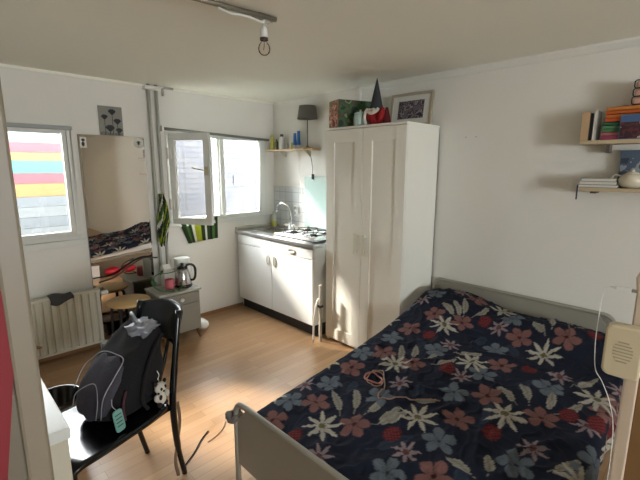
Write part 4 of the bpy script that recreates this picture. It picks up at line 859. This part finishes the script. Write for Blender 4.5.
# under the bed (seen in the mirror)
bx = thing('storage_box', 'white storage box on the floor under the bed', 'box', (-1.42, -2.50, 0)); B('body', WPLAST, bx, -.09, .09, -.14, .14, 0, .18, bevel=.006); B('lid', WPLAST, bx, -.095, .095, -.145, .145, .18, .2, bevel=.004)
for (x, y, s, lab) in ((-1.13, -2.47, 1, 'crumpled red bag on the floor under the bed, beside the white storage box'), (-.88, -2.52, .9, 'crumpled red bag on the floor under the bed, towards the wardrobe')):
    tag(MB().blob((x, y, .06 * s), (.11 * s, .09, .06 * s), 18, 10, lambda d: 1 + .2 * mnoise.noise(d * 2.5 + Vector((x * 5, 0, 0)))).build('red_bag', mat('red_nylon', (206, 30, 48), .5, var=.1)), lab, 'bag', 'red bags under the bed')

# ------------------------------------------------------------------ shelf unit at the near side of the bed, with charger
un = thing('wooden_cabinet', 'tall wooden cabinet with pale painted front post beside the bed', 'cabinet', (-1.66, -3.640, 0))
MB().box(0, .045, -.032, 0, 0, 1.25).prism([(-.032, 1.25), (0, 1.25), (.006, 1.29), (-.006, 1.325), (-.032, 1.335)], 'x', 0, .045).build('front_post', POSTW, un, .004)
MB().box(.008, .30, -.44, -.032, .02, 1.18).build('side_board', BROWNW, un, .003)
MB().box(0, .31, -.45, -.033, 1.18, 1.20).build('top', POSTW, un, .003)
cg = thing('power_adapter', 'cream rounded power adapter with round grille on the pale post', 'power adapter', (-1.665, -3.622, 1.02))
MB().prism(rrect(.085, .145, .018, 5, -.012, .072), 'x', -.04, 0).build('body', CREAM, cg, .006)
gm = MB()
for i in range(7):
    z_ = .045 + i * .009; hw = math.sqrt(max(0, .032 ** 2 - (z_ - .072) ** 2)); gm.box(-.0412, -.0398, -.012 - hw * .7, -.012 + hw * .7, z_, z_ + .003)
gm.build('grille', mat('grille_shade', (176, 162, 132), .6), cg)
pg = thing('usb_plug', 'white plug with thin cable stuck in the top of the pale post', 'plug', (-1.655, -3.612, 1.254))
MB().prism(rrect(.034, .014, .004, 3), 'x', -.008, .002).build('body', WPLAST, pg, .002)
MB().box(-.006, 0, -.030, -.017, -.004, .004).build('metal_tip', STEEL, pg)
MB().tube([(-.003, .017, 0), (-.003, .030, 0)], [.004, .002], 8).build('strain_relief', WPLAST, pg)
tag(MB().tube(catmull([(-1.658, -3.582, 1.254), (-1.658, -3.572, 1.248), (-1.66, -3.567, 1.213), (-1.68, -3.568, 1.155), (-1.70, -3.572, 1.09), (-1.69, -3.578, 1.02), (-1.67, -3.594, .980), (-1.66, -3.615, .926), (-1.66, -3.632, .857), (-1.665, -3.638, .76), (-1.667, -3.638, .60)], 7), .0011, 6).build('thin_cable', WPLAST), 'thin white cable looping from the plug past the cream adapter', 'cable')

# ------------------------------------------------------------------ bits on the floor
tag(MB().tube(catmull([(-2.17, -1.93, .004), (-2.08, -1.87, .004), (-2.0, -1.80, .004), (-1.93, -1.755, .004)], 6), .004, 6).build('floor_cable', BLACKM), 'short black cable lying on the floor by the chair leg', 'cable')
tag(MB().tube(catmull([(-1.98, -1.84, .004), (-1.93, -1.83, .004), (-1.86, -1.80, .004), (-1.80, -1.74, .004)], 6), .0025, 6).build('floor_string', mat('string_beige', (180, 160, 134), .8)), 'thin beige string on the floor beside the black cable', 'string')
bpy.context.view_layer.update()

bn_ = thing('waste_bin', 'black round waste bin on the floor beyond the backpack', 'bin', (-2.60, -1.36, 0))
MB().lathe([(0, 0), (.095, 0), (.12, .33), (.126, .345), (.120, .352), (.112, .345), (.09, .012), (0, .01)], n=32).build('body', BLACKG, bn_)
